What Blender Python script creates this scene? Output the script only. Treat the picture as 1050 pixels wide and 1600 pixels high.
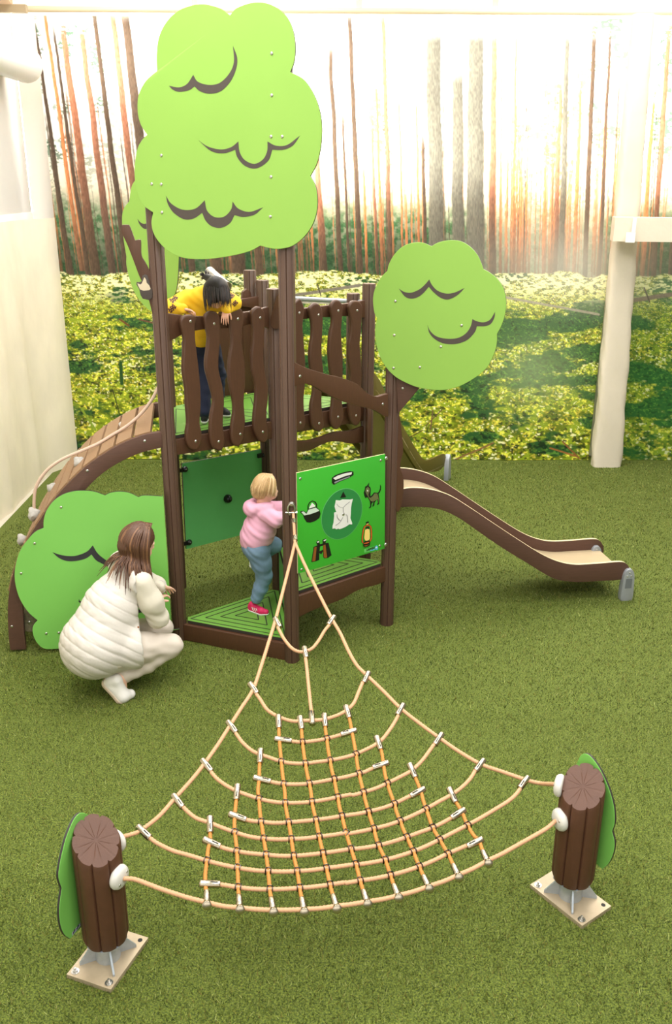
import bpy, bmesh, math, random
import numpy as np
from mathutils import Vector, Matrix, Euler
random.seed(7); rng = np.random.default_rng(7)
PI = math.pi
for o in list(bpy.data.objects): bpy.data.objects.remove(o)
scene = bpy.context.scene
COL = scene.collection

# ------------------------------------------------------------------ camera
F_PX, TH, CH, ROLL, YAW = 1408.375, 0.352, 3.093, 0.0044, 0.0086
_c, _s = math.cos(YAW), math.sin(YAW)
_r0 = Vector((_c, -_s, 0)); _f0 = Vector((_s, _c, 0)); _z = Vector((0, 0, 1))
FWD = (_f0 * math.cos(TH) - _z * math.sin(TH)).normalized()
_u0 = (_z * math.cos(TH) + _f0 * math.sin(TH)).normalized()
RGT = (_r0 * math.cos(ROLL) + _u0 * math.sin(ROLL)).normalized()
UPV = (_u0 * math.cos(ROLL) - _r0 * math.sin(ROLL)).normalized()
CAM = Vector((0, 0, CH))
cd = bpy.data.cameras.new('camera'); cam = bpy.data.objects.new('camera', cd); COL.objects.link(cam)
cd.sensor_fit = 'VERTICAL'; cd.sensor_height = 24; cd.lens = F_PX / 1600 * 24
cam.matrix_world = Matrix(((RGT.x, UPV.x, -FWD.x, CAM.x), (RGT.y, UPV.y, -FWD.y, CAM.y), (RGT.z, UPV.z, -FWD.z, CAM.z), (0, 0, 0, 1)))
scene.camera = cam

# ------------------------------------------------------------------ world, lights, exposure
SKY_STRENGTH = 40.0
ROOF_LAMP_W = 190.0
EXPOSURE = 0.0
scene.view_settings.view_transform = 'Standard'; scene.view_settings.look = 'None'
scene.view_settings.exposure = EXPOSURE; scene.view_settings.gamma = 1; scene.view_settings.use_curve_mapping = False
w = bpy.data.worlds.new('daylight'); scene.world = w; w.use_nodes = True
w.node_tree.nodes['Background'].inputs[0].default_value = (1.0, 0.985, 0.95, 1)
w.node_tree.nodes['Background'].inputs[1].default_value = SKY_STRENGTH
def area_lamp(name, loc, size, power, color=(1, .98, .95), rot=(0, 0, 0)):
    l = bpy.data.lights.new(name, 'AREA'); l.shape = 'RECTANGLE'; l.size, l.size_y = size; l.energy = power; l.color = color
    o = bpy.data.objects.new(name, l); COL.objects.link(o); o.location = loc; o.rotation_euler = rot
    return o
for i, (lx, ly) in enumerate([(-1.2, 1.0), (2.6, 1.0), (-1.2, 4.6), (2.6, 4.6), (-1.2, 8.2), (2.6, 8.2)]):
    area_lamp('roof_light', (lx, ly, 5.45), (2.6, 2.6), ROOF_LAMP_W)
FRONT_LAMP_W = 150.0
area_lamp('front_soft_lamp', (1.0, -3.6, 3.0), (7.0, 3.6), FRONT_LAMP_W, (1, .985, .965), (math.radians(80), 0, 0))  # unseen area lamp behind the camera; the front wall has no window

# ------------------------------------------------------------------ helpers
def ray(px, py):
    x = (px - 525) / F_PX; y = -(py - 800) / F_PX
    return FWD + RGT * x + UPV * y
def at_z(px, py, z):
    r = ray(px, py); return CAM + r * ((z - CH) / r.z)
def at_y(px, py, y):
    r = ray(px, py); return CAM + r * (y / r.y)
class Plane:
    """vertical plane through P (x,y) with horizontal direction u; n looks to the viewer side"""
    def __init__(s, P, u, off=0.0):
        u = Vector((u[0], u[1])).normalized(); s.u = Vector((u.x, u.y, 0)); s.n = Vector((u.y, -u.x, 0))
        if s.n.y > 0 and abs(s.n.y) > .05: s.n = -s.n
        s.P = Vector((P[0], P[1], 0)) + s.n * off
    def hit(s, px, py):
        r = ray(px, py); return CAM + r * ((s.P - CAM).dot(s.n) / r.dot(s.n))
    def uv(s, px, py):
        q = s.hit(px, py) - s.P; return (q.dot(s.u), q.z)
    def pt(s, a, z, off=0.0):
        return s.P + s.u * a + s.n * off + Vector((0, 0, z))
    def shift(s, off):
        q = Plane((s.P.x, s.P.y), (s.u.x, s.u.y)); q.n = s.n.copy(); q.P = s.P + s.n * off; return q
ROOT = {}
def rootloc(o):
    while o is not None:
        if o.name in ROOT: return ROOT[o.name]
        o = o.parent
    return Vector((0, 0, 0))
def tag(o, label=None, cat=None, group=None, kind=None):
    if label: o['label'] = label
    if cat: o['category'] = cat
    if group: o['group'] = group
    if kind: o['kind'] = kind
    return o
def thing(name, loc, label, cat, group=None):
    o = bpy.data.objects.new(name, None); COL.objects.link(o); o.location = loc; o.empty_display_size = .1
    ROOT[o.name] = Vector(loc); return tag(o, label, cat, group)
def mesh_obj(name, verts, faces, mats, parent=None, smooth=False, mi=None, autosmooth=None):
    """one mesh object, vertices given in world coordinates"""
    off = rootloc(parent)
    me = bpy.data.meshes.new(name)
    V = np.asarray([tuple(v) for v in verts] if not isinstance(verts, np.ndarray) else verts, dtype=float)
    if len(V): V = V - np.array(off)
    me.from_pydata(V.tolist(), [], [list(map(int, f)) for f in faces])
    if not isinstance(mats, (list, tuple)): mats = [mats]
    for m in mats: me.materials.append(m)
    if mi is not None: me.polygons.foreach_set('material_index', np.asarray(mi, dtype=np.int32))
    if smooth: me.polygons.foreach_set('use_smooth', np.ones(len(me.polygons), dtype=bool))
    me.update()
    if autosmooth is not None:
        bm = bmesh.new(); bm.from_mesh(me)
        for e in bm.edges:
            if len(e.link_faces) == 2 and e.calc_face_angle(0) > autosmooth: e.smooth = False
        for f in bm.faces: f.smooth = True
        bm.to_mesh(me); bm.free()
    o = bpy.data.objects.new(name, me); COL.objects.link(o)
    if parent is not None: o.parent = parent
    return o
def bm_obj(name, bm, mats, parent=None, smooth_ang=None, recalc=True):
    if recalc: bmesh.ops.recalc_face_normals(bm, faces=bm.faces)
    off = rootloc(parent)
    bmesh.ops.translate(bm, verts=bm.verts, vec=-off)
    if smooth_ang is not None:
        for e in bm.edges:
            e.smooth = not (len(e.link_faces) != 2 or e.calc_face_angle(0) > smooth_ang)
        for f in bm.faces: f.smooth = True
    me = bpy.data.meshes.new(name); bm.to_mesh(me); bm.free()
    if not isinstance(mats, (list, tuple)): mats = [mats]
    for m in mats: me.materials.append(m)
    o = bpy.data.objects.new(name, me); COL.objects.link(o)
    if parent is not None: o.parent = parent
    return o
class MB:
    """collects simple shapes into one mesh"""
    def __init__(s): s.v = []; s.f = []; s.m = []
    def add(s, V, Fc, m=0):
        n = len(s.v); s.v += [tuple(v) for v in V]; s.f += [[i + n for i in f] for f in Fc]; s.m += [m] * len(Fc); return s
    def box(s, c, half, ax=None, m=0):
        c = Vector(c); ax = ax or (Vector((1, 0, 0)), Vector((0, 1, 0)), Vector((0, 0, 1)))
        V = [c + ax[0] * half[0] * i + ax[1] * half[1] * j + ax[2] * half[2] * k for k in (-1, 1) for j in (-1, 1) for i in (-1, 1)]
        return s.add(V, [[0, 2, 3, 1], [4, 5, 7, 6], [0, 1, 5, 4], [2, 6, 7, 3], [0, 4, 6, 2], [1, 3, 7, 5]], m)
    def cyl(s, a, b, r0, r1=None, n=16, m=0, caps=True):
        a, b = Vector(a), Vector(b); r1 = r0 if r1 is None else r1
        d = (b - a).normalized(); x = d.orthogonal().normalized(); y = d.cross(x)
        V = [a + (x * math.cos(2 * PI * i / n) + y * math.sin(2 * PI * i / n)) * r0 for i in range(n)]
        V += [b + (x * math.cos(2 * PI * i / n) + y * math.sin(2 * PI * i / n)) * r1 for i in range(n)]
        Fc = [[i, (i + 1) % n, n + (i + 1) % n, n + i] for i in range(n)]
        if caps: Fc += [list(range(n))[::-1], list(range(n, 2 * n))]
        return s.add(V, Fc, m)
    def lathe(s, c, d, prof, n=24, m=0):
        """profile of (distance along d, radius)"""
        c = Vector(c); d = Vector(d).normalized(); x = d.orthogonal().normalized(); y = d.cross(x); V = []; Fc = []
        for t, r in prof:
            for i in range(n): V.append(c + d * t + (x * math.cos(2 * PI * i / n) + y * math.sin(2 * PI * i / n)) * max(r, 1e-4))
        for j in range(len(prof) - 1):
            for i in range(n): Fc.append([j * n + i, j * n + (i + 1) % n, (j + 1) * n + (i + 1) % n, (j + 1) * n + i])
        Fc += [list(range(n))[::-1], [len(V) - n + i for i in range(n)]]
        return s.add(V, Fc, m)
    def tube(s, pts, r, n=10, m=0):
        V, Fc = sweep(pts, r, n); return s.add(V, Fc, m)
    def build(s, name, mats, parent=None, smooth=None):
        bm = bmesh.new(); vs = [bm.verts.new(v) for v in s.v]
        for f, m in zip(s.f, s.m):
            try: q = bm.faces.new([vs[i] for i in f]); q.material_index = m
            except ValueError: pass
        return bm_obj(name, bm, mats, parent, smooth)
def resample(pts, step):
    P = np.array([tuple(p) for p in pts], float); d = np.r_[0, np.cumsum(np.linalg.norm(np.diff(P, axis=0), axis=1))]
    n = max(2, int(round(d[-1] / step)) + 1); t = np.linspace(0, d[-1], n)
    return np.stack([np.interp(t, d, P[:, k]) for k in range(P.shape[1])], 1)
def catmull(pts, k=8, closed=False):
    P = np.array([tuple(p) for p in pts], float); n = len(P); out = []
    if n < 3 and not closed: return P
    rngk = range(n if closed else n - 1)
    for i in rngk:
        if closed: p0, p1, p2, p3 = P[(i - 1) % n], P[i], P[(i + 1) % n], P[(i + 2) % n]
        else:
            p1, p2 = P[i], P[i + 1]; p0 = P[i - 1] if i > 0 else 2 * p1 - p2; p3 = P[i + 2] if i + 2 < n else 2 * p2 - p1
        for j in range(k):
            t = j / k
            out.append(.5 * ((2 * p1) + (-p0 + p2) * t + (2 * p0 - 5 * p1 + 4 * p2 - p3) * t * t + (-p0 + 3 * p1 - 3 * p2 + p3) * t ** 3))
    if not closed: out.append(P[-1])
    return np.array(out)
def sweep(pts, r, n=10, twist=None):
    """tube around a polyline; r a number or list; twist = (lobes, depth, turns per metre)"""
    P = [Vector(tuple(p)) for p in pts]; m = len(P); V = []; Fc = []
    T = [((P[min(i + 1, m - 1)] - P[max(i - 1, 0)]).normalized()) for i in range(m)]
    x = T[0].orthogonal().normalized(); L = 0
    for i in range(m):
        if i: L += (P[i] - P[i - 1]).length
        x = (x - T[i] * x.dot(T[i])).normalized(); y = T[i].cross(x); ri = r[i] if hasattr(r, '__len__') else r
        for j in range(n):
            a = 2 * PI * j / n; rr = ri
            if twist: rr = ri * (1 + twist[1] * math.cos(twist[0] * (a - 2 * PI * twist[2] * L)))
            V.append(P[i] + (x * math.cos(a) + y * math.sin(a)) * rr)
    for i in range(m - 1):
        for j in range(n): Fc.append([i * n + j, i * n + (j + 1) % n, (i + 1) * n + (j + 1) % n, (i + 1) * n + j])
    Fc += [list(range(n))[::-1], [(m - 1) * n + j for j in range(n)]]
    return V, Fc
def cuspline(pts, k=6):
    """closed outline through pts; a third value 1 marks a sharp cusp"""
    n = len(pts); cs = [i for i, p in enumerate(pts) if len(p) > 2]
    if not cs: return [tuple(q) for q in catmull([p[:2] for p in pts], k, True)]
    out = []
    for a, b in zip(cs, cs[1:] + [cs[0] + n]):
        seg = [pts[i % n][:2] for i in range(a, b + 1)]
        out += [tuple(q) for q in catmull(seg, k)][:-1]
    return out
def poly_area(P): return .5 * sum(P[i][0] * P[(i + 1) % len(P)][1] - P[(i + 1) % len(P)][0] * P[i][1] for i in range(len(P)))
def slab(name, outline, pl, front, thick, mats, parent=None, bevel=0.0, smooth=None, segs=2):
    """board cut to an outline [(a,z)...] in plane pl, front face at offset front towards the viewer"""
    if poly_area(outline) < 0: outline = outline[::-1]
    bm = bmesh.new(); n = len(outline)
    A = [bm.verts.new(pl.pt(a, z, front)) for a, z in outline]; Bv = [bm.verts.new(pl.pt(a, z, front - thick)) for a, z in outline]
    f1 = bm.faces.new(A); f2 = bm.faces.new(Bv[::-1]); f1.material_index = 0; f2.material_index = 0
    multi = isinstance(mats, (list, tuple)) and len(mats) > 1
    for i in range(n):
        q = bm.faces.new([A[i], Bv[i], Bv[(i + 1) % n], A[(i + 1) % n]]); q.material_index = 1 if multi else 0
    bmesh.ops.recalc_face_normals(bm, faces=bm.faces)
    if bevel:
        ed = [e for e in bm.edges if any(f in (f1, f2) for f in e.link_faces)]
        bmesh.ops.bevel(bm, geom=ed, offset=bevel, segments=segs, profile=.6, affect='EDGES', clamp_overlap=True)
    big = sorted(bm.faces, key=lambda f: -len(f.verts))[:2]
    bmesh.ops.triangulate(bm, faces=big, ngon_method='EAR_CLIP')
    return bm_obj(name, bm, mats, parent, smooth if smooth is not None else (math.radians(40) if bevel else None))
def pxo(pl, pts, k=None, scale=1.0, ox=0.0, oy=0.0):
    """outline read off in picture coordinates -> plane coordinates"""
    return [pl.uv(ox + p[0] / scale, oy + p[1] / scale) + tuple(p[2:3]) for p in pts]
def decal(name, outline, pl, off, mat, parent):
    if poly_area(outline) < 0: outline = outline[::-1]
    return slab(name, outline, pl, off, .0012, mat, parent)

# ------------------------------------------------------------------ materials
def lin(r, g, b):
    return tuple((c / 255 / 12.92 if c / 255 <= .04045 else ((c / 255 + .055) / 1.055) ** 2.4) for c in (r, g, b)) + (1,)
def mat(name, rgb, rough=.5, metal=0.0, noise=0.0, nscale=30, bump=0.0, bscale=200, stretch=(1, 1, 1), coat=0.0, spec=.5, sss=0.0, detail=3):
    m = bpy.data.materials.new(name); m.use_nodes = True; nt = m.node_tree; b = nt.nodes['Principled BSDF']
    c = lin(*rgb); b.inputs['Base Color'].default_value = c; b.inputs['Roughness'].default_value = rough; b.inputs['Metallic'].default_value = metal
    b.inputs['Coat Weight'].default_value = coat; b.inputs['Specular IOR Level'].default_value = spec
    if sss: b.inputs['Subsurface Weight'].default_value = sss; b.inputs['Subsurface Radius'].default_value = (.6, .3, .2); b.inputs['Subsurface Scale'].default_value = .01
    if noise or bump:
        tc = nt.nodes.new('ShaderNodeTexCoord'); mp = nt.nodes.new('ShaderNodeMapping'); mp.inputs['Scale'].default_value = stretch
        nt.links.new(tc.outputs['Object'], mp.inputs[0])
    if noise:
        n = nt.nodes.new('ShaderNodeTexNoise'); n.inputs['Scale'].default_value = nscale; n.inputs['Detail'].default_value = detail
        nt.links.new(mp.outputs[0], n.inputs['Vector'])
        r = nt.nodes.new('ShaderNodeMapRange'); r.inputs[1].default_value = .3; r.inputs[2].default_value = .7
        r.inputs[3].default_value = 1 - noise; r.inputs[4].default_value = 1 + noise; nt.links.new(n.outputs[0], r.inputs[0])
        h = nt.nodes.new('ShaderNodeHueSaturation'); h.inputs['Color'].default_value = c; nt.links.new(r.outputs[0], h.inputs['Value'])
        nt.links.new(h.outputs[0], b.inputs['Base Color'])
    if bump:
        n2 = nt.nodes.new('ShaderNodeTexNoise'); n2.inputs['Scale'].default_value = bscale; n2.inputs['Detail'].default_value = 3
        nt.links.new(mp.outputs[0], n2.inputs['Vector']); bp = nt.nodes.new('ShaderNodeBump'); bp.inputs['Strength'].default_value = bump
        bp.inputs['Distance'].default_value = .004; nt.links.new(n2.outputs[0], bp.inputs['Height']); nt.links.new(bp.outputs[0], b.inputs['Normal'])
    return m
M = {}
M['post'] = mat('brown_post_profile', (84, 61, 48), .38, noise=.05, nscale=18, bump=.12, bscale=60, stretch=(3, 3, .4))
M['board'] = mat('brown_grained_board', (80, 50, 31), .5, noise=.09, nscale=26, bump=.15, bscale=160, stretch=(4, 4, .6))
M['beam'] = mat('brown_grained_beam', (86, 58, 46), .55, noise=.10, nscale=22, bump=.2, bscale=140, stretch=(.6, .6, 6))
M['stump'] = mat('brown_moulded_trunk', (86, 53, 35), .55, noise=.06, nscale=30, bump=.15, bscale=200)
M['edge'] = mat('dark_laminate_core', (52, 46, 40), .6)
M['leaf'] = mat('leaf_green_laminate', (138, 180, 76), .5, noise=.015, nscale=3, bump=.03, bscale=300)
M['leaf_low'] = mat('fresh_green_laminate', (126, 196, 90), .5, noise=.015, nscale=3, bump=.03, bscale=300)
M['play'] = mat('bright_green_printed_laminate', (62, 174, 50), .28, noise=.01, nscale=3)
M['hatch'] = mat('mid_green_laminate', (104, 192, 108), .45, noise=.015, nscale=3)
M['disc'] = mat('dark_green_laminate', (44, 132, 66), .35)
M['deck'] = mat('green_deck_board', (104, 156, 56), .45, noise=.02, nscale=6, bump=.08, bscale=250)
M['groove'] = mat('black_groove', (30, 30, 26), .7)
M['ink'] = mat('engraved_dark_brown', (72, 62, 56), .6, noise=.04, nscale=60)
M['ink2'] = mat('engraved_charcoal', (48, 46, 50), .6)
M['steel'] = mat('bright_steel', (205, 203, 198), .28, 1.0)
M['alu'] = mat('cast_aluminium', (186, 174, 152), .26, 1.0, noise=.05, nscale=120)
M['galv'] = mat('galvanised_steel', (176, 184, 190), .42, .45, noise=.07, nscale=40)
M['plate'] = mat('weathered_galvanised_plate', (186, 168, 140), .5, .3, noise=.08, nscale=16)
M['grey'] = mat('grey_painted_metal', (160, 163, 168), .4, .3, noise=.03, nscale=30)
M['rope'] = mat('beige_rope', (202, 154, 116), .75, noise=.05, nscale=300)
M['rope_dark'] = mat('ochre_rope', (190, 126, 56), .75, noise=.06, nscale=300)
M['rope_pale'] = mat('pale_weathered_rope', (205, 178, 158), .8)
M['cap'] = mat('white_plastic_cap', (214, 210, 202), .35, noise=.02, nscale=40)
M['beige'] = mat('beige_slide_chute', (190, 170, 136), .3, .1, noise=.02, nscale=8)
M['rim'] = mat('cream_cut_edge', (224, 208, 164), .5)
M['olive'] = mat('olive_brown_slide_side', (96, 82, 28), .5, noise=.04, nscale=20)
M['plank'] = mat('tan_ramp_plank', (142, 110, 78), .6, noise=.06, nscale=30, bump=.1, bscale=150, stretch=(1, 6, 1))
M['grip'] = mat('grey_stone_grip', (176, 172, 164), .7, noise=.12, nscale=60, bump=.5, bscale=90)
M['black'] = mat('black_plastic', (22, 22, 22), .3)
M['white'] = mat('white_print', (232, 230, 224), .5)
M['cream'] = mat('cream_print', (244, 214, 120), .5)
M['orange'] = mat('orange_print', (214, 92, 32), .5)
M['tan'] = mat('brown_print', (140, 80, 30), .5)
M['catgrey'] = mat('grey_green_print', (104, 108, 66), .5, noise=.1, nscale=90)
M['blue'] = mat('blue_print', (90, 190, 225), .5)
M['plaster'] = mat('white_wall_paint', (250, 246, 238), .8)
M['fabric'] = mat('cream_fabric', (234, 222, 200), .85, noise=.05, nscale=4, bump=1.0, bscale=9, stretch=(1, 1, .6))
M['duct'] = mat('cream_duct_fabric', (216, 204, 184), .8, noise=.02, nscale=5, bump=1.0, bscale=14)
M['wood'] = mat('pale_timber', (196, 164, 128), .6, noise=.06, nscale=12)
M['rod'] = mat('cream_painted_rod', (216, 198, 166), .5)

# lattice of the tower: hexagon round post B, side .873 m
P_C = Vector((-.249, 5.451)); P_B = Vector((-.383, 6.313)); P_L = Vector((-1.063, 5.766)); P_R = Vector((.431, 5.998))
P_F = P_B * 2 - P_C; P_LP = P_L + P_B - P_C; P_RP = P_R + P_B - P_C
Z_LOW, Z_MID, Z_SL, Z_TOP = .159, .509, 1.02, 1.5
OUT = Vector((-.988, -.154))          # away from the tower over the ramp; the slide runs the other way
# ================================================================== THE SETTING
X0, X1, Y0, Y1, ZC = -3.25, 6.2, -4.0, 10.42, 5.6
def wall(name, quads, m=None):
    b = MB()
    for q in quads: b.box(*q)
    return tag(b.build(name, m or M['plaster']), kind='structure')
# openings in the back wall: a high strip and a lower, wider one that starts further right
WX0, WX1, WXM = -2.62, 3.05, -.72
ZA0, ZA1, ZB0, ZB1 = 3.95, 4.66, 3.06, 3.82
t = .05
def xz(x0, x1, z0, z1): return ((x0 + x1) / 2, Y1 + t, (z0 + z1) / 2), ((x1 - x0) / 2, t, (z1 - z0) / 2)
wall('wall_back', [xz(X0, X1, 0, ZB0), xz(X0, X1, ZA1, ZC), xz(X0, X1, ZB1, ZA0), xz(X0, WX0, ZA0, ZA1), xz(X0, WXM, ZB0, ZB1), xz(WX1, 3.38, ZB0, ZB1), xz(WX1, 3.38, ZA0, ZA1), xz(5.9, X1, ZB0, ZB1), xz(5.9, X1, ZA0, ZA1)])
wall('wall_left', [((X0 - t, (Y0 + Y1) / 2, 1.38), (t, (Y1 - Y0) / 2, 1.38)), ((X0 - t, (Y0 + Y1) / 2, 5.45), (t, (Y1 - Y0) / 2, .15))])
mt_ = bpy.data.materials.new('daylight_membrane'); mt_.use_nodes = True; nt = mt_.node_tree; nt.nodes.clear(); o_ = nt.nodes.new('ShaderNodeOutputMaterial'); a_ = nt.nodes.new('ShaderNodeAddShader')
d_ = nt.nodes.new('ShaderNodeBsdfDiffuse'); d_.inputs[0].default_value = (.6, .58, .54, 1); t_ = nt.nodes.new('ShaderNodeBsdfTranslucent'); t_.inputs[0].default_value = (.030, .0285, .0255, 1)
nt.links.new(d_.outputs[0], a_.inputs[0]); nt.links.new(t_.outputs[0], a_.inputs[1]); nt.links.new(a_.outputs[0], o_.inputs[0])
b = MB(); b.box((X0 - .01, (Y0 + Y1) / 2, 4.03), (.004, (Y1 - Y0) / 2, 1.27)); tag(b.build('wall_membrane_1', mt_), kind='structure')  # translucent sheet, no window: added so daylight whitens the upper left wall
GREYW = mat('bounce_cut_grey', (138, 136, 132), .8)  # unseen walls and ceiling darkened to cut bounced light
wall('wall_right', [((X1 + t, (Y0 + Y1) / 2, ZC / 2), (t, (Y1 - Y0) / 2, ZC / 2))], GREYW)
wall('wall_front', [(((X0 + X1) / 2, Y0 - t, ZC / 2), ((X1 - X0) / 2, t, ZC / 2))], GREYW)
wall('ceiling', [(((X0 + X1) / 2, (Y0 + Y1) / 2, ZC + t), ((X1 - X0) / 2, (Y1 - Y0) / 2 + t, t))], GREYW)
wall('floor', [(((X0 + X1) / 2, (Y0 + Y1) / 2, -.05), ((X1 - X0) / 2, (Y1 - Y0) / 2, .05))], mat('grey_concrete_floor', (200, 192, 176), .8))

# ---- numpy value noise
def _hash(ix, iy, seed):
    m_ = 0xffffffff
    h = (ix.astype(np.int64) * 73856093 + seed * 83492791) & m_
    h = ((h ^ (h >> 16)) * 0x45d9f3b) & m_; h = ((h ^ (h >> 16)) * 0x45d9f3b) & m_
    h = (h ^ (iy.astype(np.int64) * 19349663)) & m_
    h = ((h ^ (h >> 16)) * 0x45d9f3b) & m_; h = ((h ^ (h >> 16)) * 0x45d9f3b) & m_
    return ((h ^ (h >> 16)) & 0xffffff) / float(0xffffff)
def vnoise(x, y, seed=0):
    ix, iy = np.floor(x), np.floor(y); fx, fy = x - ix, y - iy
    fx = fx * fx * (3 - 2 * fx); fy = fy * fy * (3 - 2 * fy)
    a = _hash(ix, iy, seed); b = _hash(ix + 1, iy, seed); c = _hash(ix, iy + 1, seed); d = _hash(ix + 1, iy + 1, seed)
    return (a * (1 - fx) + b * fx) * (1 - fy) + (c * (1 - fx) + d * fx) * fy
def fbm(x, y, seed=0, o=4):
    s = 0; a = .5; t_ = 0
    for i in range(o): s = s + a * vnoise(x * 2 ** i, y * 2 ** i, seed + i * 17); t_ += a; a *= .55
    return s / t_
def sstep(a, b, x): t_ = np.clip((x - a) / (b - a), 0, 1); return t_ * t_ * (3 - 2 * t_)
def L3(*c): return np.array(lin(*c)[:3])

# ---- printed forest banner: the print is a colour field of its own, trunks, undergrowth and moss
def forest_print(U, Vv):
    """U, Vv: position on the print in print units (1 unit = about 7 mm, origin top left)"""
    sh = U.shape; n1 = fbm(U / 30, Vv / 30, 3); n2 = fbm(U / 9, Vv / 9, 5); fine = fbm(U / 2.2, Vv / 2.2, 9, 3)
    C3 = np.empty(sh + (3,)); C3[:] = L3(252, 248, 238)
    def mix(col, a):
        a = np.clip(a, 0, 1)[..., None]; C3[:] = C3 * (1 - a) + (col if isinstance(col, np.ndarray) and col.ndim > 1 else np.asarray(col)) * a
    # warm glow between the trunks
    mix(L3(255, 224, 176), sstep(170, 330, Vv) * .5)
    # pine foliage in the upper part
    fol = sstep(.42, .56, fbm(U / 26, Vv / 34, 21)) * sstep(.44, .53, fbm(U / 5, Vv / 3.2, 23))
    reg = np.exp(-((U - 620) / 80) ** 2 - ((Vv - 190) / 90) ** 2) * 1.2 + np.exp(-((U - 850) / 90) ** 2 - ((Vv - 190) / 120) ** 2) * 1.1 + np.exp(-((U - 955) / 40) ** 2 - ((Vv - 130) / 130) ** 2) * 1.8 + np.exp(-((U - 95) / 80) ** 2 - ((Vv - 130) / 140) ** 2) * 1.5 + np.exp(-((U - 1040) / 45) ** 2 - ((Vv - 130) / 120) ** 2) * 1.8 + .15
    mix(L3(52, 98, 70), fol * np.clip(reg, 0, 1) * .9)
    # undergrowth behind the trunks
    rt_ = (1 - .35 * sstep(690, 800, U) * (1 - sstep(930, 960, U)))
    under = sstep(275, 355, Vv + 50 * (n1 - .5)) * (.7 + .3 * sstep(.3, .6, n2)) * rt_
    mix(L3(70, 116, 70) * (.35 + 1.1 * fine)[..., None], under)
    under2 = sstep(330, 405, Vv + 30 * (n1 - .5)) * rt_
    mix(L3(40, 66, 40) * (.4 + 1.0 * fine)[..., None], under2 * .75)
    trunks = []
    rs = np.random.RandomState(4)
    for i in range(230):
        xb = rs.uniform(60, 1110); wd = rs.uniform(1.2, 3.8); yt = rs.uniform(60, 290); yb = 424 + rs.uniform(-6, 10)
        trunks.append((xb, yb, yt, wd * .7, wd, 0 if rs.rand() < .62 else 1, rs.uniform(.55, .9)))
    for i in range(70):
        xb = rs.uniform(760, 960); trunks.append((xb, 424 + rs.uniform(-4, 8), rs.uniform(60, 260), 1.2, rs.uniform(1.6, 4.2), 0, rs.uniform(.7, 1)))
    for xb, yb, yt, w0, w1, kind in [(110, 428, 18, 4, 11, 1), (126, 422, -10, 5, 8, 0), (136, 428, 18, 4, 8, 1), (150, 432, 18, 9, 18, 2), (176, 431, 18, 8, 14, 2), (197, 428, -10, 7, 12, 1), (222, 424, -10, 9, 14, 2), (240, 424, -10, 14, 20, 1), (300, 430, 40, 8, 12, 1), (338, 434, 30, 10, 18, 2), (375, 450, 30, 14, 26, 1), (405, 430, 30, 8, 13, 2), (504, 428, 200, 8, 14, 2), (532, 446, 40, 7, 9, 1), (545, 431, 150, 4, 5, 1), (562, 455, -10, 7, 10, 1), (573, 430, 230, 3, 5, 0), (588, 430, 160, 4, 5, 2), (596, 430, 100, 4, 6, 0), (609, 425, -10, 7, 7, 2), (629, 425, 120, 3, 4, 0), (654, 425, 120, 3, 5, 0), (663, 425, 180, 5, 7, 1), (681, 440, 18, 26, 26, 3), (715, 440, 80, 18, 23, 3), (742, 445, 18, 27, 31, 3), (768, 430, 18, 10, 12, 2), (790, 430, 220, 3, 4, 0), (800, 431, 18, 3, 6, 0), (874, 470, 18, 8, 13, 3), (866, 448, 100, 7, 8, 2), (912, 443, 18, 8, 9, 1), (896, 440, 100, 5, 7, 0), (936, 433, 18, 4, 7, 1), (1003, 440, 120, 6, 8, 0), (1020, 438, 18, 8, 10, 2), (1048, 438, 40, 5, 10, 1), (1075, 438, 40, 8, 12, 2)]:
        trunks.append((xb, yb, yt, w0, w1, kind, 1.0))
    cols = [L3(200, 124, 76), L3(82, 66, 52), L3(150, 100, 76), L3(96, 92, 80)]
    for k, (xb, yb, yt, w0, w1, kind, st) in enumerate(trunks):
        lean = .14 - (xb - 150) * .00023
        lo, hi = min(xb, xb - lean * (yb - yt)) - w1 - 6, max(xb, xb - lean * (yb - yt)) + w1 + 6
        sel = (U > lo) & (U < hi) & (Vv > yt - 2) & (Vv < yb + 3)
        if not sel.any(): continue
        u, v = U[sel], Vv[sel]; f = (v - yt) / (yb - yt)
        cx = xb - lean * (yb - v) + 1.3 * (fbm(v / 60 + k, v * 0 + k, 31, 2) - .5) * 2
        hw = (w0 + (w1 - w0) * f) / 2 * (.92 if w1 > 20 else .88) * (1 + .12 * (vnoise(u / 3, v / 5, k) - .5)); d = np.abs(u - cx) / np.maximum(hw, .5)
        a = (1 - sstep(.82, 1.12, d)) * sstep(yt, yt + 50, v) * st
        bark = .72 + .55 * vnoise(u / 1.4, v / 4.5, k + 50)
        if kind == 2: col = cols[2] * (1 - sstep(.35, .95, f))[:, None] + cols[1] * sstep(.35, .95, f)[:, None] * 1.0 + L3(120, 60, 30) * .35 * (1 - f)[:, None]
        elif kind == 0: col = cols[0] * (1 - sstep(.6, 1.0, f))[:, None] + L3(112, 80, 58) * sstep(.6, 1.0, f)[:, None]
        else: col = np.repeat(cols[kind][None], len(u), 0)
        col = col * bark[:, None] * (1.12 - .3 * (u - cx) / np.maximum(hw, 1))[:, None]
        C3[sel] = C3[sel] * (1 - a[:, None]) + np.clip(col, 0, 1) * a[:, None]
    # moss floor
    hz = 427 + 9 * (fbm(U / 40, U * 0, 41, 3) - .5) * 2 + 3 * (fine - .5)
    g = sstep(hz - 1, hz + 2, Vv); dep = np.clip((Vv - 430) / 290, 0, 1)
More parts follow.
